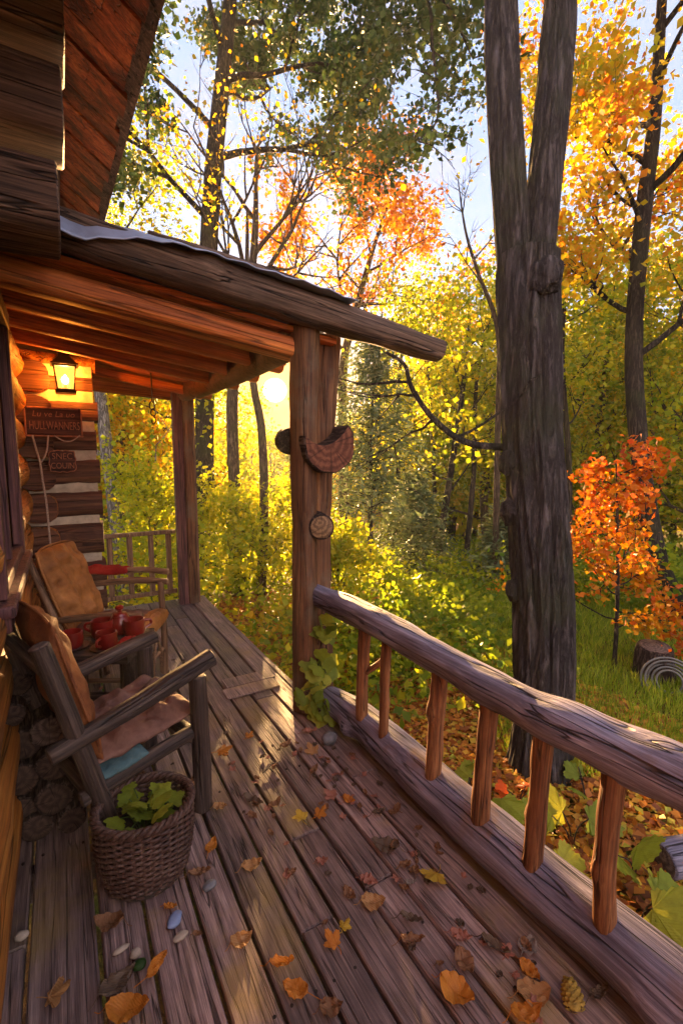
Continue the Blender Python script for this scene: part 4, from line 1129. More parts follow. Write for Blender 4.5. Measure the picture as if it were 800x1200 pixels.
# small scraps nobody could tell apart
src = [oval(.036, .012, .2, .6, 71, .1, .3, .010), oval(.026, .010, .15, .4, 72, .1, 0, .008), maple(.026, .4, 73)]
for m_ in src: m_.t = [.4] * len(m_.f)
protos = []
for m_, c in ((src[0], 'dl_brown'), (src[1], 'dl_dark'), (src[2], 'dl_pink')):
    protos.append(m_.build('leaf_scrap', M[c], None, None, tint=True))
rg = random.Random(31)
spots = []
for i in range(120):
    u = rg.random()
    if u < .3: spots.append((rg.uniform(.62, 1.15), rg.uniform(1.65, 2.4)))
    elif u < .72: spots.append((rg.uniform(1.05, 1.27), rg.uniform(.7, 2.3)))
    else: spots.append((rg.uniform(-.3, 1.2), rg.uniform(.9, 3.8)))
for i, (x, y) in enumerate(spots):
    o = protos[i % 3] if i < 3 else protos[i % 3].copy()
    if i >= 3: C.objects.link(o)
    o.matrix_basis = Matrix.Translation((x, y, .004)) @ Matrix.Rotation(rg.uniform(0, 6.28), 4, 'Z') @ Matrix.Scale(rg.uniform(.6, 1.4), 4)
    tag(o, 'tiny dry leaf scrap or leaf crumb lying on the deck boards', 'leaf', 'tiny leaf scraps on the deck')
# pebbles, cones, twig
def pebble(name, x, y, a, b, c, mat, label, seed, rot=0.0, group='pebbles on the deck'):
    vs = []; fs = []; ns, nr = 20, 12
    for i in range(nr + 1):
        ph = math.pi * i / nr
        for k in range(ns):
            th = 2 * math.pi * k / ns
            d = Vector((math.sin(ph) * math.cos(th), math.sin(ph) * math.sin(th), math.cos(ph)))
            q_ = 1 + .16 * noise.noise(d * 1.4 + Vector((seed, seed, 0)))
            vs.append((a * d.x * q_, b * d.y * q_, c * d.z * q_ + c))
    for i in range(nr):
        for k in range(ns):
            j = (k + 1) % ns; fs.append((i*ns+k, (i+1)*ns+k, (i+1)*ns+j, i*ns+j))
    m_ = MB(); m_.add(vs, fs); o = m_.build(name, mat); o.matrix_basis = Matrix.Translation((x, y, 0)) @ Matrix.Rotation(rot, 4, 'Z')
    return tag(o, label, 'pebble', group)
pebble('pebble', .248, 1.563, .032, .022, .014, M['stone_blue'], 'pale blue pointed pebble in front of the basket', 1, .9)
pebble('pebble', .388, 1.636, .028, .019, .013, M['stone_gray'], 'smooth gray pebble right of the basket', 2, .3)
pebble('pebble', .254, 1.498, .026, .015, .010, M['stone_pale'], 'cream pebble just in front of the blue pebble', 3, .2)
pebble('pebble', .078, 1.553, .026, .011, .008, M['stone_pale'], 'thin pale pebble chip left of the mossy lump', 4, .2)
pebble('pebble', .116, 1.509, .018, .015, .014, M['stone_pale'], 'round beige pebble behind the mossy lump', 5)
pebble('pebble', -.203, 1.762, .022, .016, .014, M['stone_pale'], 'whitish pebble on the dark left boards near the wall', 6)
pebble('stone', 1.205, 2.20, .044, .038, .036, M['stone_gray'], 'round gray stone against the end of the bottom rail log', 7)
o = pebble('moss_lump', .122, 1.468, .022, .018, .012, M['leaf_green'], 'small bright green lump of moss on a board gap', 8, .0, None); o['category'] = 'moss'
def cone(x, y, l, r, mat, label, seed, rot):
    m_ = MB()
    lathe(m_, (0, 0, 0), [(.001, -l * .5), (r * .5, -l * .42), (r * .78, -l * .1), (r * .7, l * .25), (r * .3, l * .45), (.001, l * .5)], 14)
    for k in range(70):
        t = (k + .5) / 70; z = -l * .46 + l * .92 * t; a = k * 2.39996
        rr = r * (.62 + .38 * math.sin(math.pi * min(1, t * .9 + .12))) * (1 - .5 * t ** 3)
        e = Vector((math.cos(a), math.sin(a), .35)).normalized(); s_ = Vector((-math.sin(a), math.cos(a), 0)); u = e.cross(s_)
        c = Vector((math.cos(a) * rr * .72, math.sin(a) * rr * .72, z)); w = r * .33
        m_.add([c - s_ * w, c + e * r * .34 - s_ * w * .6, c + e * r * .42, c + e * r * .34 + s_ * w * .6, c + s_ * w, c + e * r * .3 + u * w * .45], [(0, 1, 5), (1, 2, 5), (2, 3, 5), (3, 4, 5), (4, 0, 5), (0, 4, 3, 2, 1)])
    o = m_.build('pine_cone', mat, smooth=False); o.matrix_basis = Matrix.Translation((x, y, r * .95)) @ Matrix.Rotation(rot, 4, 'Z') @ Matrix.Rotation(R(78), 4, 'Y')
    return tag(o, label, 'pine cone', 'cones on the deck')
cone(1.205, .722, .075, .030, M['cone'], 'yellow green scaly cone lying upright side out by the bottom rail log', 1, .9)
mb = MB(); mb.tube(catmull([(.79, 2.14, .012), (.83, 2.16, .016), (.87, 2.20, .012)], 4), .004, 6); mb.tube([(.83, 2.16, .014), (.84, 2.12, .012)], .003, 5); mb.tube([(.85, 2.18, .014), (.90, 2.17, .02)], .0025, 5)
tag(mb.build('twig', M['chair']), 'small dark forked twig on the boards above the leaf drift', 'twig')
# vine climbing the main post
vn = thing('post_vine', 'yellow green leafy vine climbing the foot of the main porch post', 'vine', (1.28, 2.50, 0))
st = MB(); lf = MB(); rg = random.Random(5)
heads = [(1.215, 2.50, .17, .085), (1.29, 2.49, .34, .075), (1.36, 2.52, .27, .075), (1.345, 2.53, .55, .075), (1.335, 2.40, .10, .075), (1.28, 2.44, .06, .06)]
st.tube(catmull([(1.27, 2.46, .0), (1.25, 2.505, .15), (1.32, 2.51, .33), (1.35, 2.55, .52)], 6), .006, 6)
for hx, hy, hz, hr in heads:
    st.tube([(1.30, 2.51, max(.02, hz - .1)), (hx, hy, hz)], .003, 5)
    for k in range(15):
        d = Vector((rg.gauss(0, 1), rg.gauss(-.5, .7), rg.gauss(0, 1))).normalized()
        v, f = lobed(rg.uniform(.055, .085), 5, .25, 24, k)
        put_leaf(lf, v, f, Vector((hx, hy, hz)) + d * hr * rg.uniform(.2, .8), (d.x, d.y * .5, d.z - .3), d + Vector((0, -.6, .4)), 1, rg.uniform(.1, .9))
st.build('stem', M['bark_brown'], vn); lf.build('foliage', M['leaf_lime'], vn, tint=True)

# ------------------------------------------------------------------ trees
def quads(name, cen, size, rng, mat, parent=None, tint=None, flat=0.0, droop=0.0, wid=.38, label=None):
    """many small leaf blades in one mesh"""
    N = len(cen); cen = np.asarray(cen)
    d = rng.normal(size=(N, 3)); d[:, 2] = d[:, 2] * (1 - flat) - droop
    d /= np.linalg.norm(d, axis=1, keepdims=True)
    nn = rng.normal(size=(N, 3)); nn[:, 2] += flat * 2.5
    s_ = np.cross(nn, d); s_ /= np.linalg.norm(s_, axis=1, keepdims=True) + 1e-9
    u = np.cross(d, s_)
    l = (size * rng.uniform(.4, 1.5, N))[:, None]
    w = l * wid
    V = np.empty((N, 4, 3))
    V[:, 0] = cen; V[:, 1] = cen + d * l * .45 + s_ * w + u * l * .1; V[:, 2] = cen + d * l; V[:, 3] = cen + d * l * .45 - s_ * w + u * l * .1
    me = bpy.data.meshes.new(name)
    me.vertices.add(N * 4); me.vertices.foreach_set('co', V.ravel())
    me.loops.add(N * 4); me.loops.foreach_set('vertex_index', np.arange(N * 4))
    me.polygons.add(N); me.polygons.foreach_set('loop_start', np.arange(0, N * 4, 4))
    a = me.attributes.new('tint', 'FLOAT', 'FACE'); a.data.foreach_set('value', np.clip(tint if tint is not None else rng.random(N), 0, 1).astype(np.float32))
    me.materials.append(mat); me.update(calc_edges=True); me.validate()
    return link_mesh(name, me, None, parent)

def perp(d, rng):
    r = Vector(rng.normal(size=3)); return (r - d * r.dot(d)).normalized()
def grow(mb, anch, p, d, L, r, lvl, top, rng, up=.12, wander=.22, kids=(4, 4, 3), seg=8, ratio=.62, spread=.9):
    n_ = 7; pts = [p.copy()]; rad = [r]
    for i in range(n_):
        d = (d + Vector(rng.normal(size=3)) * wander * .5 + Vector((0, 0, up * .5))).normalized()
        p = p + d * (L / n_); pts.append(p.copy()); rad.append(r * (1 - .78 * (i + 1) / n_))
    mb.tube(pts, rad, max(4, seg - 2 * lvl), cap=False)
    if lvl >= top - 1: anch.extend([(q, lvl) for q in pts[2:]])
    if lvl < top:
        for k in range(kids[min(lvl, len(kids) - 1)]):
            i = int(rng.integers(2, n_ + 1)); dd = (pts[i] - pts[i-1]).normalized()
            nd = (dd * math.cos(spread) + perp(dd, rng) * math.sin(spread) + Vector((0, 0, .1))).normalized()
            grow(mb, anch, pts[i], nd, L * ratio * rng.uniform(.7, 1.15), rad[i] * .75 + .002, lvl + 1, top, rng, up, wander, kids, seg, ratio, spread)

def tree(name, label, path, rad, limbs, mat_b, mat_l, nleaf, size, seed, cat='tree', group=None, sigma=.25, top=2, kids=(4, 4, 3), tintf=None, seg=14, up=.12, droop=.3, ratio=.6, sub=6, extra=None, leaf_lo=-9, rough=.08):
    """path: world points of the trunk; limbs: (fraction, direction, length, radius)"""
    rng = np.random.default_rng(seed)
    base = Vector(path[0])
    t = thing(name, label, cat, base, 0, group)
    mb = MB(); anch = []
    P = catmull(path, sub); n_ = len(P)
    rr = [np.interp(i / (n_ - 1), np.linspace(0, 1, len(rad)), rad) for i in range(n_)]
    mb.tube(P, rr, seg, 0, .5, True, None, rough, seed)
    for fr_, d, L, r in limbs:
        x = fr_ * (n_ - 1); i = min(int(x), n_ - 2); p = P[i].lerp(P[i+1], x - i)
        grow(mb, anch, p, Vector(d).normalized(), L, r, 0, top, rng, up, .22, kids, 8, ratio)
    if extra: extra(mb, anch, rng)
    mb.build('trunk', mat_b, t, Matrix.Translation(base))
    if nleaf and anch:
        A = np.array([tuple(a[0]) for a in anch]); A = A[A[:, 2] > leaf_lo]
        at = rng.random(len(A))
        idx = rng.integers(0, len(A), nleaf)
        cen = A[idx] + rng.normal(size=(nleaf, 3)) * sigma * np.array([1, 1, .8])
        tint = .65 * at[idx] + .35 * rng.random(nleaf)
        if tintf is not None: tint = tintf(cen, tint, rng)
        quads('crown', cen, size, rng, mat_l, t, tint, .25, droop)
    return t
def auto_limbs(rng, n_, f0, f1, L0, L1, r, upz=.35):
    out = []
    for k in range(n_):
        f = f0 + (f1 - f0) * (k + rng.uniform(0, .8)) / n_
        a = k * 2.4 + rng.uniform(-.4, .4)
        out.append((min(f, .99), (math.cos(a), math.sin(a), upz + rng.uniform(-.2, .35)), L0 + (L1 - L0) * (f - f0) / (f1 - f0), r * (1 - .5 * (f - f0) / (f1 - f0))))
    return out
def az(a, d, z=0.0): return (d * math.sin(R(a)), d * math.cos(R(a)), z)

# the great forked tree beside the rail: furrowed bark modelled in the surface
def big_tree():
    t = thing('forked_tree', 'huge dark forked tree trunk with furrowed gray bark rising beside the rail', 'tree', BT)
    b = Vector(BT)
    mb = MB()
    def ridge(amp, fr, sd):
        def f(a, i, p):
            ca, sa = math.cos(a), math.sin(a)
            q1 = noise.noise((ca * fr + sd, sa * fr, p.z * 1.1)); q2 = noise.noise((ca * fr * 2.3, sa * fr * 2.3 + sd, p.z * 2.6))
            return 1 + amp * (min(1, abs(q1) * 3.4) - .7) + amp * .55 * q2 + .05 * noise.noise((ca + sd, sa, p.z * .7))
        return f
    lo = catmull([b + Vector((0, 0, -.25)), b + Vector((-.01, 0, .35)), BTM(1), BTM(2), BTM(3)], 34)
    n_ = len(lo)
    r0 = [np.interp(i / (n_ - 1), [0, .12, .25, .5, .75, 1], [.42, .225, .180, .195, .19, .20]) for i in range(n_)]
    mb.tube(lo, r0, 96, 0, .5, False, None, 0, 0, 2, 1, 0, ridge(.13, 3.9, 1.0))
    for st_, sd in ((BS1, 4.0), (BS2, 7.0)):
        s_ = catmull(st_, 26); m_ = len(s_)
        rr = [np.interp(i / (m_ - 1), [0, .18, .45, .7, 1], [.120, .108, .110, .09, .05]) for i in range(m_)]
        mb.tube(s_, rr, 72, 0, .5, True, None, 0, 0, 2, 1, 0, ridge(.12, 3.4, sd))
    for c, r in BURLS:
        vs = []; fs = []
        for i in range(13):
            ph = math.pi * i / 12
            for k in range(24):
                th = 2 * math.pi * k / 24; d = Vector((math.sin(ph) * math.cos(th), math.sin(ph) * math.sin(th), math.cos(ph)))
                vs.append(Vector(c) + Vector((d.x, d.y, d.z * 1.25)) * r * (1 + .35 * noise.noise(d * 2.2 + Vector(c) * 3) + .15 * noise.noise(d * 6 + Vector(c))))
        for i in range(12):
            for k in range(24):
                j = (k + 1) % 24; fs.append((i*24+k, (i+1)*24+k, (i+1)*24+j, i*24+j))
        mb.add(vs, fs)
    rng = np.random.default_rng(77); anch = []
    # dead bough reaching left over the slope
    bough = catmull(BOUGH, 8); mb.tube(bough, [.022 * (1 - .7 * i / (len(bough) - 1)) + .004 for i in range(len(bough))], 10, 0, .5, True, None, .12, 3)
    for k, i in enumerate((10, 16, 22, 26)):
        if i < len(bough): grow(mb, [], bough[i], Vector((rng.normal(), rng.normal(), .4 - .3 * (k % 2))).normalized(), .7, .012, 1, 2, rng, .0, .3, (3, 3))
    for st_ in (BS1, BS2):
        tp = Vector(st_[-1]); pv = Vector(st_[-2])
        for k in range(6):
            p = pv.lerp(tp, .2 + .13 * k); a = k * 2.4
            grow(mb, anch, p, Vector((math.cos(a), math.sin(a), .7)).normalized(), 2.2, .04, 0, 2, rng, .1, .25, (4, 3))
    mb.build('trunk', M['bark_big'], t, Matrix.Translation(b))
    A = np.array([tuple(a[0]) for a in anch]); idx = rng.integers(0, len(A), 5000)
    quads('crown', A[idx] + rng.normal(size=(5000, 3)) * .25, .10, rng, M['leaf_yellow'], t, None, .25, .3)
BT = (2.70, 1.93, -.53)
def BTM(k): return (Vector((2.765, 2.03, .65)), Vector((2.785, 2.20, 1.80)), Vector((2.835, 2.33, 2.95)))[k - 1]
BS1 = [(2.79, 2.37, 2.75), (2.745, 2.475, 3.70), (2.765, 2.585, 4.68), (2.86, 2.77, 6.4), (2.9, 3.0, 9.2)]
BS2 = [(2.875, 2.31, 2.75), (2.985, 2.325, 3.70), (3.115, 2.385, 4.68), (3.276, 2.52, 6.41), (3.55, 2.6, 9.2)]
BURLS = [((2.625, 2.23, 1.56), .075), ((2.61, 2.19, 1.23), .075), ((2.60, 2.13, .70), .062), ((2.77, 2.13, 2.75), .10), ((2.84, 2.16, 2.35), .05)]
BOUGH = [(2.70, 2.30, 1.66), (2.435, 2.46, 1.70), (2.26, 2.60, 1.863), (2.15, 2.70, 2.068), (2.12, 2.76, 2.244), (2.02, 2.84, 2.33)]
big_tree()

rg = np.random.default_rng(3)
# dark tree rising behind the porch roof, its green crown over the top left
def t2_extra(mb, anch, rng):
    # two bare twigs of the crown hanging into the open sky
    for P0 in ([(3.6, 8.4, 9.6), (4.6, 7.2, 9.4), (5.0, 6.2, 8.4), (5.05, 6.0, 7.5), (5.06, 5.87, 6.55), (4.80, 5.99, 6.2)],
               [(4.6, 7.2, 9.4), (5.4, 6.3, 8.6), (5.75, 5.9, 7.6)]):
        c = catmull(P0, 6); mb.tube(c, [.035 * (1 - .8 * i / (len(c) - 1)) + .004 for i in range(len(c))], 7, cap=False)
        for i in range(6, len(c), 3):
            a2 = []; grow(mb, a2, c[i], Vector((rng.normal(), rng.normal(), -.2)).normalized(), .7, .012, 1, 2, rng, -.1, .3, (3, 2)); anch.extend(a2[:5] if i < 14 else a2[:1])
tree('dark_tree', 'tall dark trunk behind the porch roof with a green crown over the top left', [(2.22, 8.8, -1.45), (2.304, 9.008, 0.562), (2.402, 9.208, 2.478), (2.691, 9.511, 5.99), (2.989, 9.638, 8.225), (3.268, 9.733, 10.141), (3.6, 9.9, 13.0)],
     (.21, .18, .17, .165, .15, .12, .05),
     [(.50, (-.9, -.2, .5), 3.2, .055), (.58, (.95, -.45, .42), 3.3, .07), (.62, (-.7, .3, .8), 3.2, .06), (.68, (.5, .7, .6), 3.5, .06), (.70, (.95, -.55, .35), 2.9, .065), (.75, (-.8, -.6, .5), 3.0, .06), (.80, (.9, .2, .45), 2.8, .055), (.84, (.5, -.9, .3), 3.4, .05), (.88, (-.6, .4, .7), 2.8, .05), (.92, (.8, -.3, .5), 2.3, .045), (.96, (-.4, -.6, .7), 2.6, .04)],
     M['bark_dark'], M['leaf_green'], 60000, .105, 11, sigma=.17, kids=(5, 4, 3), extra=t2_extra, leaf_lo=4.6, tintf=lambda c, t, r: t * .7 + .3 * (np.sin(c[:, 0] * 1.3 + c[:, 2]) > .8))
tree('slim_tree', 'brown slim trunk in the porch opening, middle of the three behind the posts', [(2.50, 7.45, -1.5), (2.484, 7.676, 0.11), (2.539, 7.969, 2.522), (2.774, 8.003, 3.8), (3.009, 8.037, 5.077), (3.1, 8.1, 6.6)],
     (.115, .095, .095, .085, .06, .02), [(.66, (.6, -.3, .9), 2.6, .05), (.70, (-.5, -.3, 1), 2.2, .045), (.78, (.8, .3, .8), 2.4, .045), (.86, (-.5, .4, .9), 1.9, .035), (.93, (.4, .3, 1), 1.6, .03)],
     M['bark_brown'], M['leaf_gold'], 800, .065, 12, sigma=.25, kids=(5, 4), leaf_lo=4.4)
tree('slim_tree', 'thin curved trunk in the porch opening, closest to the main post', [(2.50, 6.9, -1.4), (2.691, 7.021, 0.469), (2.74, 7.14, 1.9), (2.62, 7.15, 2.7), (2.56, 7.2, 3.6), (2.6, 7.2, 5.2)],
     (.085, .07, .066, .055, .05, .02), [(.80, (.7, -.3, .9), 1.9, .03), (.88, (-.6, .2, .9), 1.6, .03)], M['bark_brown'], M['leaf_gold'], 420, .06, 13, sigma=.22, leaf_lo=4.3)
tree('leaning_tree', 'pale barked leaning tree seen between the log wall and the far post', [(0.87, 9.09, -1.3), (0.865, 9.091, -0.5), (0.787, 9.319, 0.62), (0.688, 9.631, 2.505), (0.62, 9.85, 4.2), (.7, 9.9, 6)],
     (.16, .14, .115, .10, .08, .03), [(.35, (.7, -.4, .7), 1.8, .04), (.5, (-.7, .2, .6), 2, .05), (.62, (.8, .3, .7), 2.2, .05), (.8, (-.5, -.5, .8), 2.2, .04), (.9, (.6, .4, .8), 2, .03)], M['bark_pale'], M['leaf_yellow'], 8000, .085, 14, sigma=.35)
tree('orange_tree', 'orange crowned tree standing against the open sky beyond the roof edge', [(6.9, 11.6, -2.6), (6.80, 11.5, 1.024), (6.80, 11.565, 3.9), (7.2, 11.61, 5.4), (7.6, 11.5, 6.9), (8.1, 11.4, 8.4)],
     (.17, .14, .12, .10, .07, .02), [(.46, (-1, -.1, .6), 2.4, .045), (.52, (.7, .2, .7), 2.7, .055), (.58, (-.8, -.5, .8), 2.8, .05), (.64, (1, -.4, .35), 2.6, .05), (.70, (-.9, .3, .7), 2.5, .045), (.76, (.9, -.3, .6), 2.2, .04), (.82, (-.7, -.4, .8), 2.0, .035), (.88, (.7, .3, .9), 1.7, .03), (.94, (-.4, 0, 1), 1.4, .03)],
     M['bark_brown'], M['leaf_orange'], 9000, .115, 15, sigma=.17, kids=(5, 4, 2), tintf=lambda c, t, r: t * .6, leaf_lo=3.6)
tree('golden_tree', 'tall dark curved tree at the right with golden yellow crown', [(7.13, 3.05, -1.15), (7.108, 3.077, -0.6), (6.912, 3.362, 0.274), (6.799, 3.629, 1.773), (6.82, 3.803, 3.157), (7.015, 3.906, 4.771), (7.219, 3.957, 6.039), (7.421, 4.072, 7.768), (7.6, 4.2, 10.5)],
     (.18, .145, .128, .115, .108, .102, .088, .06, .03), [(.48, (.5, -.9, .5), 2.2, .045), (.53, (-.3, .7, .5), 1.3, .04), (.58, (.8, .6, .5), 2.4, .05), (.62, (-.9, -.3, .45), 1.2, .04), (.66, (.3, -1, .6), 2.5, .05), (.70, (-.4, .6, .6), 1.4, .04), (.75, (.6, .6, .6), 2.4, .045), (.80, (-.5, -.8, .5), 1.6, .04), (.85, (.5, -.7, .7), 2.2, .04), (.90, (-.1, .8, .7), 1.5, .035), (.95, (.3, -.6, 1), 1.6, .03)],
     M['bark_dark'], M['leaf_gold'], 17500, .088, 16, sigma=.20, kids=(5, 4, 3), tintf=lambda c, t, r: np.clip(t * 1.0 + .3 * (np.sin(c[:, 0] * 2 + c[:, 1]) > .6) - .25 * (np.sin(c[:, 2] * 2.2) > .6), 0, 1), leaf_lo=3.7)
tree('orange_sapling', 'slender orange red maple sapling on the lawn right of the forked trunk', [(4.856, 2.682, -.72), (4.90, 2.71, -.2), (4.936, 2.749, 0.3), (4.978, 2.82, 0.95), (4.993, 2.882, 1.55)],
     (.024, .021, .018, .014, .005), [(.26 + .045 * k, (math.cos(k * 2.4), math.sin(k * 2.4), .12 + .03 * k), (.62 + .20 * math.sin(k * 2.1)) * (1 - .03 * k), .009) for k in range(16)],
     M['bark_dark'], M['leaf_orange'], 3300, .062, 17, sigma=.060, kids=(4, 3), up=.05, tintf=lambda c, t, r: np.clip(.72 * t - .08 + .22 * (c[:, 2] - .1) + .1 * r.normal(size=len(t)), .0, .95), droop=.1, cat='sapling')
tree('orange_sapling', 'low orange red bush of maple leaves at the right edge by the coiled hose', [(5.35, 2.02, -.72), (5.36, 2.0, -.3), (5.40, 1.96, .15)],
     (.014, .012, .005), [(.3 + .1 * k, (math.cos(k * 2.2), math.sin(k * 2.2), .4), .36, .006) for k in range(7)], M['bark_dark'], M['leaf_orange'], 900, .055, 18, sigma=.09, kids=(3, 3), tintf=lambda c, t, r: .45 + .5 * t, cat='sapling')
tree('thin_tree', 'thin dark leaning tree in the valley left of the forked trunk', [(7.3, 8.2, -2.3), (7.417, 8.216, -0.449), (7.712, 8.254, 1.112), (8.036, 8.301, 2.868), (8.2, 8.35, 3.9), (8.3, 8.4, 4.6)],
     (.10, .085, .075, .06, .045, .02), auto_limbs(np.random.default_rng(5), 9, .3, .98, 2.0, 1.3, .03), M['bark_dark'], M['leaf_yellow'], 3000, .12, 19, sigma=.30)
tree('bare_tree', 'leafless twiggy tree against the pale sky left of the forked trunk', [(6.5, 5.75, -1.2), (6.48, 5.8, 2.0), (6.441, 5.841, 3.658), (6.215, 6.106, 4.651), (6.072, 6.285, 5.36), (5.994, 6.436, 6.3)],
     (.06, .05, .04, .03, .02, .006), [(.55, (-.6, .3, .8), 1.1, .014), (.66, (.6, -.4, .9), 1.2, .014), (.76, (-.5, -.3, 1), 1.0, .012), (.86, (.4, .3, 1), .9, .010)], M['bark_brown'], M['leaf_gold'], 60, .09, 20, kids=(4, 3), leaf_lo=4.0)
# conifer
def conifer(name, label, base, H, rad, seed, nn, r0=.07, lo=.36):
    rng = np.random.default_rng(seed); b = Vector(base)
    t = thing(name, label, 'conifer', b); mb = MB()
    top = b + Vector((.25, .3, H)); tr = catmull([b, b.lerp(top, .5) + Vector((-.04, .03, 0)), top], 10)
    mb.tube(tr, [r0 * (1 - .9 * i / (len(tr) - 1)) for i in range(len(tr))], 10, cap=False)
    cen = []
    z = lo
    while z < .98:
        c = b.lerp(top, z); nb = int(rng.integers(4, 7)); a0 = rng.uniform(0, 6)
        for k in range(nb):
            a = a0 + k * 6.28 / nb + rng.uniform(-.3, .3); L = rad * (1 - z) ** .8 * rng.uniform(.6, 1.15) * (1 if z > .35 else .8)
            pts = [c + Vector((math.cos(a) * L * s_, math.sin(a) * L * s_, .18 * L * math.sin(s_ * 3) - .22 * L * s_ * s_)) for s_ in (0, .25, .5, .75, 1)]
            mb.tube(pts, [.014 * (1 - .8 * s_) * (1.3 - z) for s_ in (0, .25, .5, .75, 1)], 4, cap=False)
            for s_ in np.linspace(.25, 1, 7):
                q = pts[0].lerp(pts[-1], s_); q.z += .18 * L * math.sin(s_ * 3) - .0
                for _ in range(2): cen.append(tuple(q + Vector(rng.normal(size=3)) * .07 * L))
        z += .028
    mb.build('trunk', M['bark_dark'], t, Matrix.Translation(b))
    C_ = np.array(cen); idx = rng.integers(0, len(C_), nn); at = rng.random(len(C_))
    quads('crown', C_[idx] + rng.normal(size=(nn, 3)) * np.array([.10, .10, .06]), .16, rng, M['needle'], t, .5 * at[idx] + .5 * rng.random(nn), .4, .1, .10)
conifer('conifer', 'thin dark stemmed young conifer right of the main post in the valley', (4.85, 7.2, -1.5), 5.6, 2.0, 21, 6500)
conifer('conifer', 'low bluish conifer just left of the forked trunk base', (6.6, 5.6, -1.25), 2.0, 1.1, 22, 4200, .05, .2)
conifer('conifer', 'small spreading conifer lowest in the valley between the other two conifers', (6.3, 7.8, -1.9), 3.2, 1.9, 23, 5500, .05, .2)

for k, (a, d, H, lean, lb) in enumerate([(36.5, 12.5, 7.0, .5, 'slender bare stemmed tree just right of the young conifer'), (41.5, 15, 8.0, -.4, 'slender tree under the middle of the bare bough'), (45.0, 12, 6.5, .7, 'slender tree leaning right close to the left side of the forked trunk'), (51.5, 13, 7.5, .3, 'slender tree close to the right side of the forked trunk'), (11.0, 10.5, 6.0, .2, 'slender dark tree between the far post and the pale leaning tree'), (56.0, 10.5, 6.5, -.4, 'slender tree rising behind the orange red sapling')]):
    x, y, _ = az(a, d); z0 = gz(x, y); r2 = np.random.default_rng(60 + k)
    tree('slender_tree', lb, [(x, y, z0 - .2), (x + lean * .3, y, z0 + H * .35), (x + lean * .6, y + .2, z0 + H * .7), (x + lean, y, z0 + H)], (.075, .06, .045, .012), auto_limbs(r2, 10, .45, .97, H * .22, H * .12, .022), M['bark_dark'], M['leaf_yellow'], 2600, .10, 260 + k, group='slender trees on the slope', sigma=.22, top=1, kids=(4, 3), seg=8, sub=5)

# trees of the slope behind, each its own
mids = [  # azimuth, distance, height, crown, leaf material, label, n
 (-1, 15, 9.0, 1.0, 'leaf_yellow', 'yellow green tree right behind the log wall corner'),
 (5, 13, 7.5, 1.0, 'leaf_gold', 'golden tree behind the pale leaning tree'),
 (9.5, 16, 9.5, 1.1, 'leaf_yellow', 'lime yellow tree filling the gap beside the far post'),
 (33, 26, 5.2, .9, 'leaf_gold', 'low golden tree under the bright gap right of the main post'),
 (38.5, 19, 6.6, 1.0, 'leaf_yellow', 'yellow tree above the conifer at the end of the roof edge log'),
 (43, 22, 9.5, 1.2, 'leaf_gold', 'golden tree behind the curved bare bough'),
 (47.5, 16, 8.0, 1.0, 'leaf_yellow', 'yellow green tree directly left of the forked trunk'),
 (54, 20, 9.0, 1.2, 'leaf_yellow', 'yellow tree directly right of the forked trunk'),
 (58.5, 14, 7.2, 1.0, 'leaf_yellow', 'lime tree behind the orange red sapling'),
 (62.5, 18, 10.0, 1.2, 'leaf_gold', 'gold tree behind the curved tree at the right'),
 (68, 13, 9.0, 1.1, 'leaf_yellow', 'yellow tree at the right edge beyond the coiled hose'),
 (75, 16, 10.0, 1.2, 'leaf_gold', 'golden tree beyond the right edge of the lawn'),
]
for k, (a, d, H, cr, ml, lb) in enumerate(mids):
    x, y, _ = az(a, d); z0 = gz(x, y); r2 = np.random.default_rng(100 + k)
    top = (x + r2.uniform(-.6, .6), y + r2.uniform(-.6, .6), z0 + H)
    tree('woodland_tree', lb, [(x, y, z0 - .2), (x + r2.uniform(-.3, .3), y + r2.uniform(-.2, .2), z0 + H * .4), top], (.15, .11, .02),
         auto_limbs(r2, 15, .14, .97, H * .30 * cr, H * .13 * cr, .05), M['bark_brown'], M[ml], 15000, .105, 200 + k, group='autumn trees on the slope', sigma=.40, top=1, kids=(5, 3), seg=8, sub=5)

# far wood: too many to count, one mass
def elev_top(a):
    xs = [-25, 3, 12, 15, 19, 21, 27, 31, 35, 39, 46, 57, 66, 110]; ys = [12, 11, 8.5, 5, 4.4, 4.2, 4.4, 5.0, 6.0, 12, 14, 14, 13, 13]
    return float(np.interp(a, xs, ys))
rng = np.random.default_rng(8)
cen = []; tint = []; mb = MB()
for k in range(230):
    a = rng.uniform(-24, 108); d = rng.uniform(21, 60) if k > 60 else rng.uniform(20, 30)
    if 13 < a < 30: d = 36 + (d - 20) * .6
    x, y, _ = az(a, d); z0 = gz(x, y)
    H = 1.6 + d * math.tan(R(elev_top(a))) - z0
    H = min(H, 15) * rng.uniform(.62, 1.0)
    if H < 1: continue
    mb.tube([(x, y, z0 - .2), (x + rng.uniform(-.4, .4), y, z0 + H * .5), (x + rng.uniform(-.8, .8), y, z0 + H * .95)], [.13, .10, .03], 5, cap=False)
    N = int(900 * (1 if d < 35 else .7)); nc = 26
    cc = np.column_stack([rng.normal(0, H * .17, nc), rng.normal(0, H * .17, nc), H * rng.uniform(.18, .96, nc)])
    cc[:, :2] *= (1.25 - cc[:, 2:3] / H)
    idx = rng.integers(0, nc, N); base = rng.uniform(0, 1); ct = rng.random(nc)
    p = cc[idx] + rng.normal(size=(N, 3)) * H * .07
    cen.append(p + np.array([x, y, z0])); tint.append(np.clip(base * .55 + ct[idx] * .3 + rng.random(N) * .2, 0, 1))
quads('far_wood', np.vstack(cen), .32, rng, M['leaf_yellow'], None, np.concatenate(tint), .2, .1, .42)['kind'] = 'stuff'
tag(mb.build('far_wood_trunks', M['bark_brown']), kind='stuff')

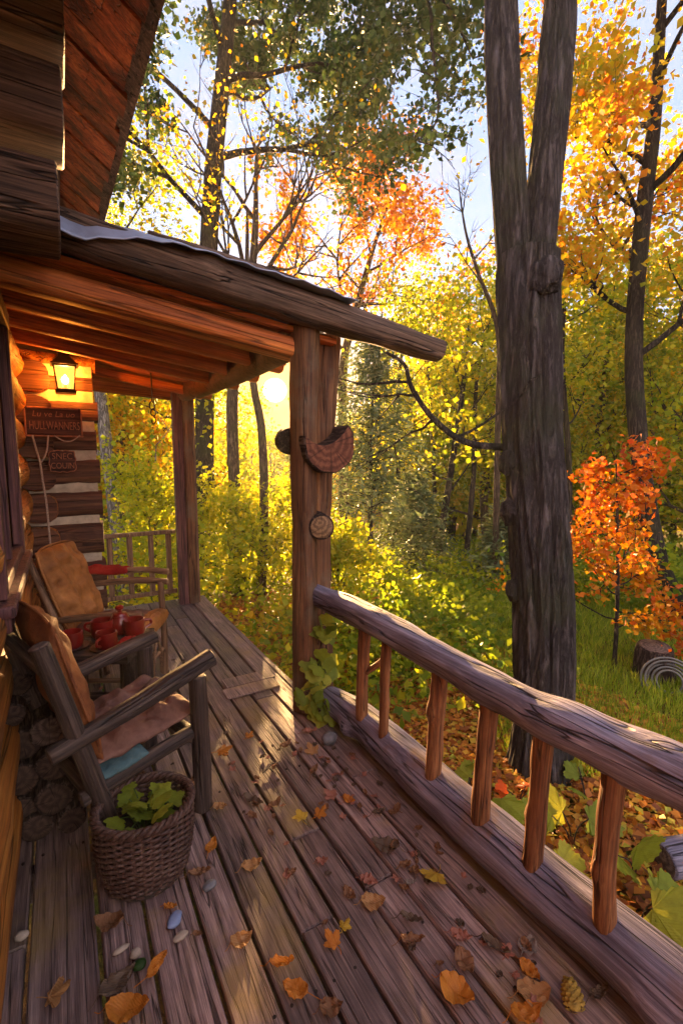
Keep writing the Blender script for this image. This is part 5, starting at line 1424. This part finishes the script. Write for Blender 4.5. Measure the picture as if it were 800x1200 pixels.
# shrubs in the porch opening
for k, (a, d, h, w_, ml, lb) in enumerate([(20.3, 7.4, 1.30, .75, 'leaf_yellow', 'yellow green shrub between the two thin trunks in the porch opening'), (24.6, 8.6, 1.40, .8, 'leaf_yellow', 'yellow green shrub just left of the main post in the porch opening'), (16.6, 8.0, 1.6, .7, 'leaf_yellow', 'yellow green shrub beside the dark trunk in the porch opening'), (8.5, 8.2, 1.9, .8, 'leaf_yellow', 'green shrub behind the end railing'), (29.5, 6.6, 1.0, .6, 'leaf_yellow', 'low shrub seen right behind the main post')]):
    x, y, _ = az(a, d); z0 = gz(x, y); r2 = np.random.default_rng(700 + k)
    tree('shrub', lb, [(x, y, z0 - .05), (x + .05, y, z0 + h * .5), (x - .04, y + .03, z0 + h)], (.022, .016, .006), [(.08 + .065 * q_, (math.cos(q_ * 2.4), math.sin(q_ * 2.4), .75), w_ * (1 - .03 * q_), .01) for q_ in range(13)], M['bark_brown'], M[ml], 3000, .07, 720 + k, cat='shrub', group='shrubs beyond the porch', sigma=.10, kids=(4, 3), seg=6, tintf=lambda c, t, r: .25 + .6 * t)

# undergrowth on the slope (a continuous mass), lawn grass, leaf litter
cen = []; tint = []
for k in range(760):
    a = rng.uniform(-14, 100); d = 3.6 + 17 * rng.random() ** 1.2
    x, y, _ = az(a, d)
    if x < 1.75 and y < 5.9: continue
    if a > 50 and d < 7.2: continue
    if d < 5 and x < 3.4 and y < 3.2: continue
    z0 = gz(x, y); h = rng.uniform(.35, 1.15) * (1 if d > 6 else .6)
    if 17 < a < 31: h *= .62
    if 31 <= a < 52: h *= .45
    if a < 17 and d > 6: h *= 1.25
    N = 150; idx = rng.normal(size=(N, 3)) * np.array([.34, .34, .0]); zz = h * rng.random(N) ** .6
    cen.append(np.column_stack([x + idx[:, 0], y + idx[:, 1], z0 + zz])); tint.append(np.clip((rng.uniform(0, .7) if a < 31 else rng.uniform(-.1, .35)) + .3 * rng.random(N), 0, 1))
quads('undergrowth', np.vstack(cen), .085, rng, M['leaf_yellow'], None, np.concatenate(tint), .35, .0, .36)['kind'] = 'stuff'
N = 62000
a = rng.uniform(36, 84, N); d = 3.1 + 6.2 * rng.random(N)
x = d * np.sin(np.radians(a)); y = d * np.cos(np.radians(a))
keep = np.array([noise.noise((p * .5, q * .5, 3)) > -.25 + max(0, 4.2 - dd) * .5 for p, q, dd in zip(x, y, d)])
x, y = x[keep], y[keep]; z = np.array([gz(p, q) for p, q in zip(x, y)]); N = len(x)
hh = rng.uniform(.05, .15, N); an = rng.uniform(0, 6.28, N); ln = rng.normal(0, .035, (N, 2))
V = np.empty((N, 3, 3)); w = .006
V[:, 0] = np.column_stack([x - w * np.cos(an), y - w * np.sin(an), z - .01]); V[:, 1] = np.column_stack([x + w * np.cos(an), y + w * np.sin(an), z - .01]); V[:, 2] = np.column_stack([x + ln[:, 0], y + ln[:, 1], z + hh])
me = bpy.data.meshes.new('grass'); me.vertices.add(N * 3); me.vertices.foreach_set('co', V.ravel()); me.loops.add(N * 3); me.loops.foreach_set('vertex_index', np.arange(N * 3)); me.polygons.add(N); me.polygons.foreach_set('loop_start', np.arange(0, N * 3, 3))
at = me.attributes.new('tint', 'FLOAT', 'FACE'); at.data.foreach_set('value', rng.random(N).astype(np.float32)); me.materials.append(M['grass']); me.update(calc_edges=True)
link_mesh('grass', me)['kind'] = 'stuff'
N = 60000
x = 1.5 + 2.7 * rng.random(N) ** 1.3; y = -1.5 + 8.5 * rng.random(N)
z = np.array([gz(p, q) for p, q in zip(x, y)]) + .012 + .03 * rng.random(N)
quads('leaf_litter', np.column_stack([x, y, z]), .05, rng, M['litter'], None, None, .85, .0, .36)['kind'] = 'stuff'

# broad leaved plants beside the rail
def big_leaf_plant(x, y, h, n_, l, label, seed, mat='leaf_lime', tl=(.3, .9)):
    rg = random.Random(seed); z0 = gz(x, y)
    t = thing('leafy_plant', label, 'plant', (x, y, z0), 0, 'broad leaved plants beside the rail')
    st = MB(); lf = MB()
    for k in range(n_):
        a = rg.uniform(0, 6.28) if n_ > 2 else rg.uniform(2.5, 4.5); r = rg.uniform(.03, .14) * (n_ > 1); hh = h * rg.uniform(.6, 1) if k else h
        c = Vector((x + r * math.cos(a), y + r * math.sin(a), z0 + hh))
        st.tube(catmull([(x, y, z0 - .02), (x + r * .3 * math.cos(a), y + r * .3 * math.sin(a), z0 + hh * .6), c], 4), .004, 5)
        v, f = lobed(l * rg.uniform(.7, 1.1) if k else l, 5, .30, 70, seed + k, .12)
        put_leaf(lf, v, f, c, (math.cos(a + .6) * .7, math.sin(a + .6) * .7, rg.uniform(-.5, .25)), (-.45 + rg.uniform(-.3, .3), -.35 + rg.uniform(-.3, .3), .8), 1, rg.uniform(*tl))
        b0 = len(lf.v) - len(v); v0 = lf.v[b0]
    st.build('stem', M['bark_brown'], t); lf.build('foliage', M[mat], t, tint=True)
for k, (x, y, h, n_, l, lb) in enumerate([
 (1.93, 1.60, .30, 3, .17, 'tall lime plant behind the fourth baluster with one large lobed leaf'),
 (2.02, .94, .20, 3, .22, 'large yellow green plant with the broadest leaf at the lower right'),
 (1.82, 1.32, .16, 3, .14, 'low lime plant seen between the fifth and sixth balusters'),
 (2.30, 1.10, .24, 2, .15, 'small upright lime plant near the gray cut log'),
 (1.80, 2.05, .22, 5, .12, 'bushy yellow green plant behind the second and third balusters'),
 (1.72, 2.55, .30, 6, .12, 'leafy plant next to the foot of the main post'),
 (1.66, .74, .12, 2, .15, 'low plant close to the bottom rail log at the far right'),
 (1.78, 1.12, .22, 2, .19, 'upright yellow lime plant between the fourth and fifth balusters, close to the log'),
 (2.22, 1.38, .20, 3, .17, 'lime plant in the middle of the leaf litter right of the fifth baluster'),
 (1.95, 1.88, .26, 4, .13, 'bright lime plant a step behind the second baluster'),
 (2.6, 1.55, .15, 3, .11, 'little green plant at the foot of the forked trunk')]):
    big_leaf_plant(x, y, h, n_, l, lb, 300 + k * 11)
for k, (x, y, h, n_, l, lb) in enumerate([(1.93, .86, .10, 4, .12, 'deep red leaf cluster under the broad yellow green leaf'), (2.25, 1.75, .10, 5, .10, 'orange red leaf cluster left of the forked trunk foot'), (1.70, .95, .06, 4, .10, 'orange leaf cluster lying against the bottom rail log')]):
    big_leaf_plant(x, y, h, n_, l, lb, 500 + k * 7, 'leaf_orange', (.75, 1.0))
# cut gray log and the coiled hose by its stump
gx, gy = 2.62, 1.05
tag(log('cut_log', [(2.45, 1.06, gz(2.45, 1.06) + .075), (3.25, .80, gz(3.25, .8) + .085)], .085, [M['rail'], M['end_dark']], None, 20, 10, .12, .012, 3.1), 'weathered gray cut log lying on the leaf litter at the right', 'log')
hz = gz(4.75, 2.15)
tag(log('stump', [(4.95, 2.36, hz - .05), (4.93, 2.34, hz + .16), (4.90, 2.33, hz + .34)], (.20, .165, .15), [M['stump'], M['end_dark']], None, 24, 8, .2, 0, 8.2), 'dark broken stump behind the coiled hose on the lawn', 'stump')
mb = MB()
for k in range(5):
    r = .225 - .030 * k; off = .03 * math.sin(k * 2.1)
    nv = Vector((-.75, -.55, .35)).normalized(); e1 = Vector((0, 0, 1)) - nv * nv.z; e1.normalize(); e2 = nv.cross(e1)
    c = Vector((4.78, 2.13, hz + .09)) + nv * off
    mb.tube([c + e1 * r * math.sin(a) * .95 + e2 * r * math.cos(a) for a in [2 * math.pi * i / 40 for i in range(41)]], .010, 8, cap=False)
tag(mb.build('coiled_hose', M['hose']), 'pale coil of hose leaning on the dark stump on the lawn', 'hose')
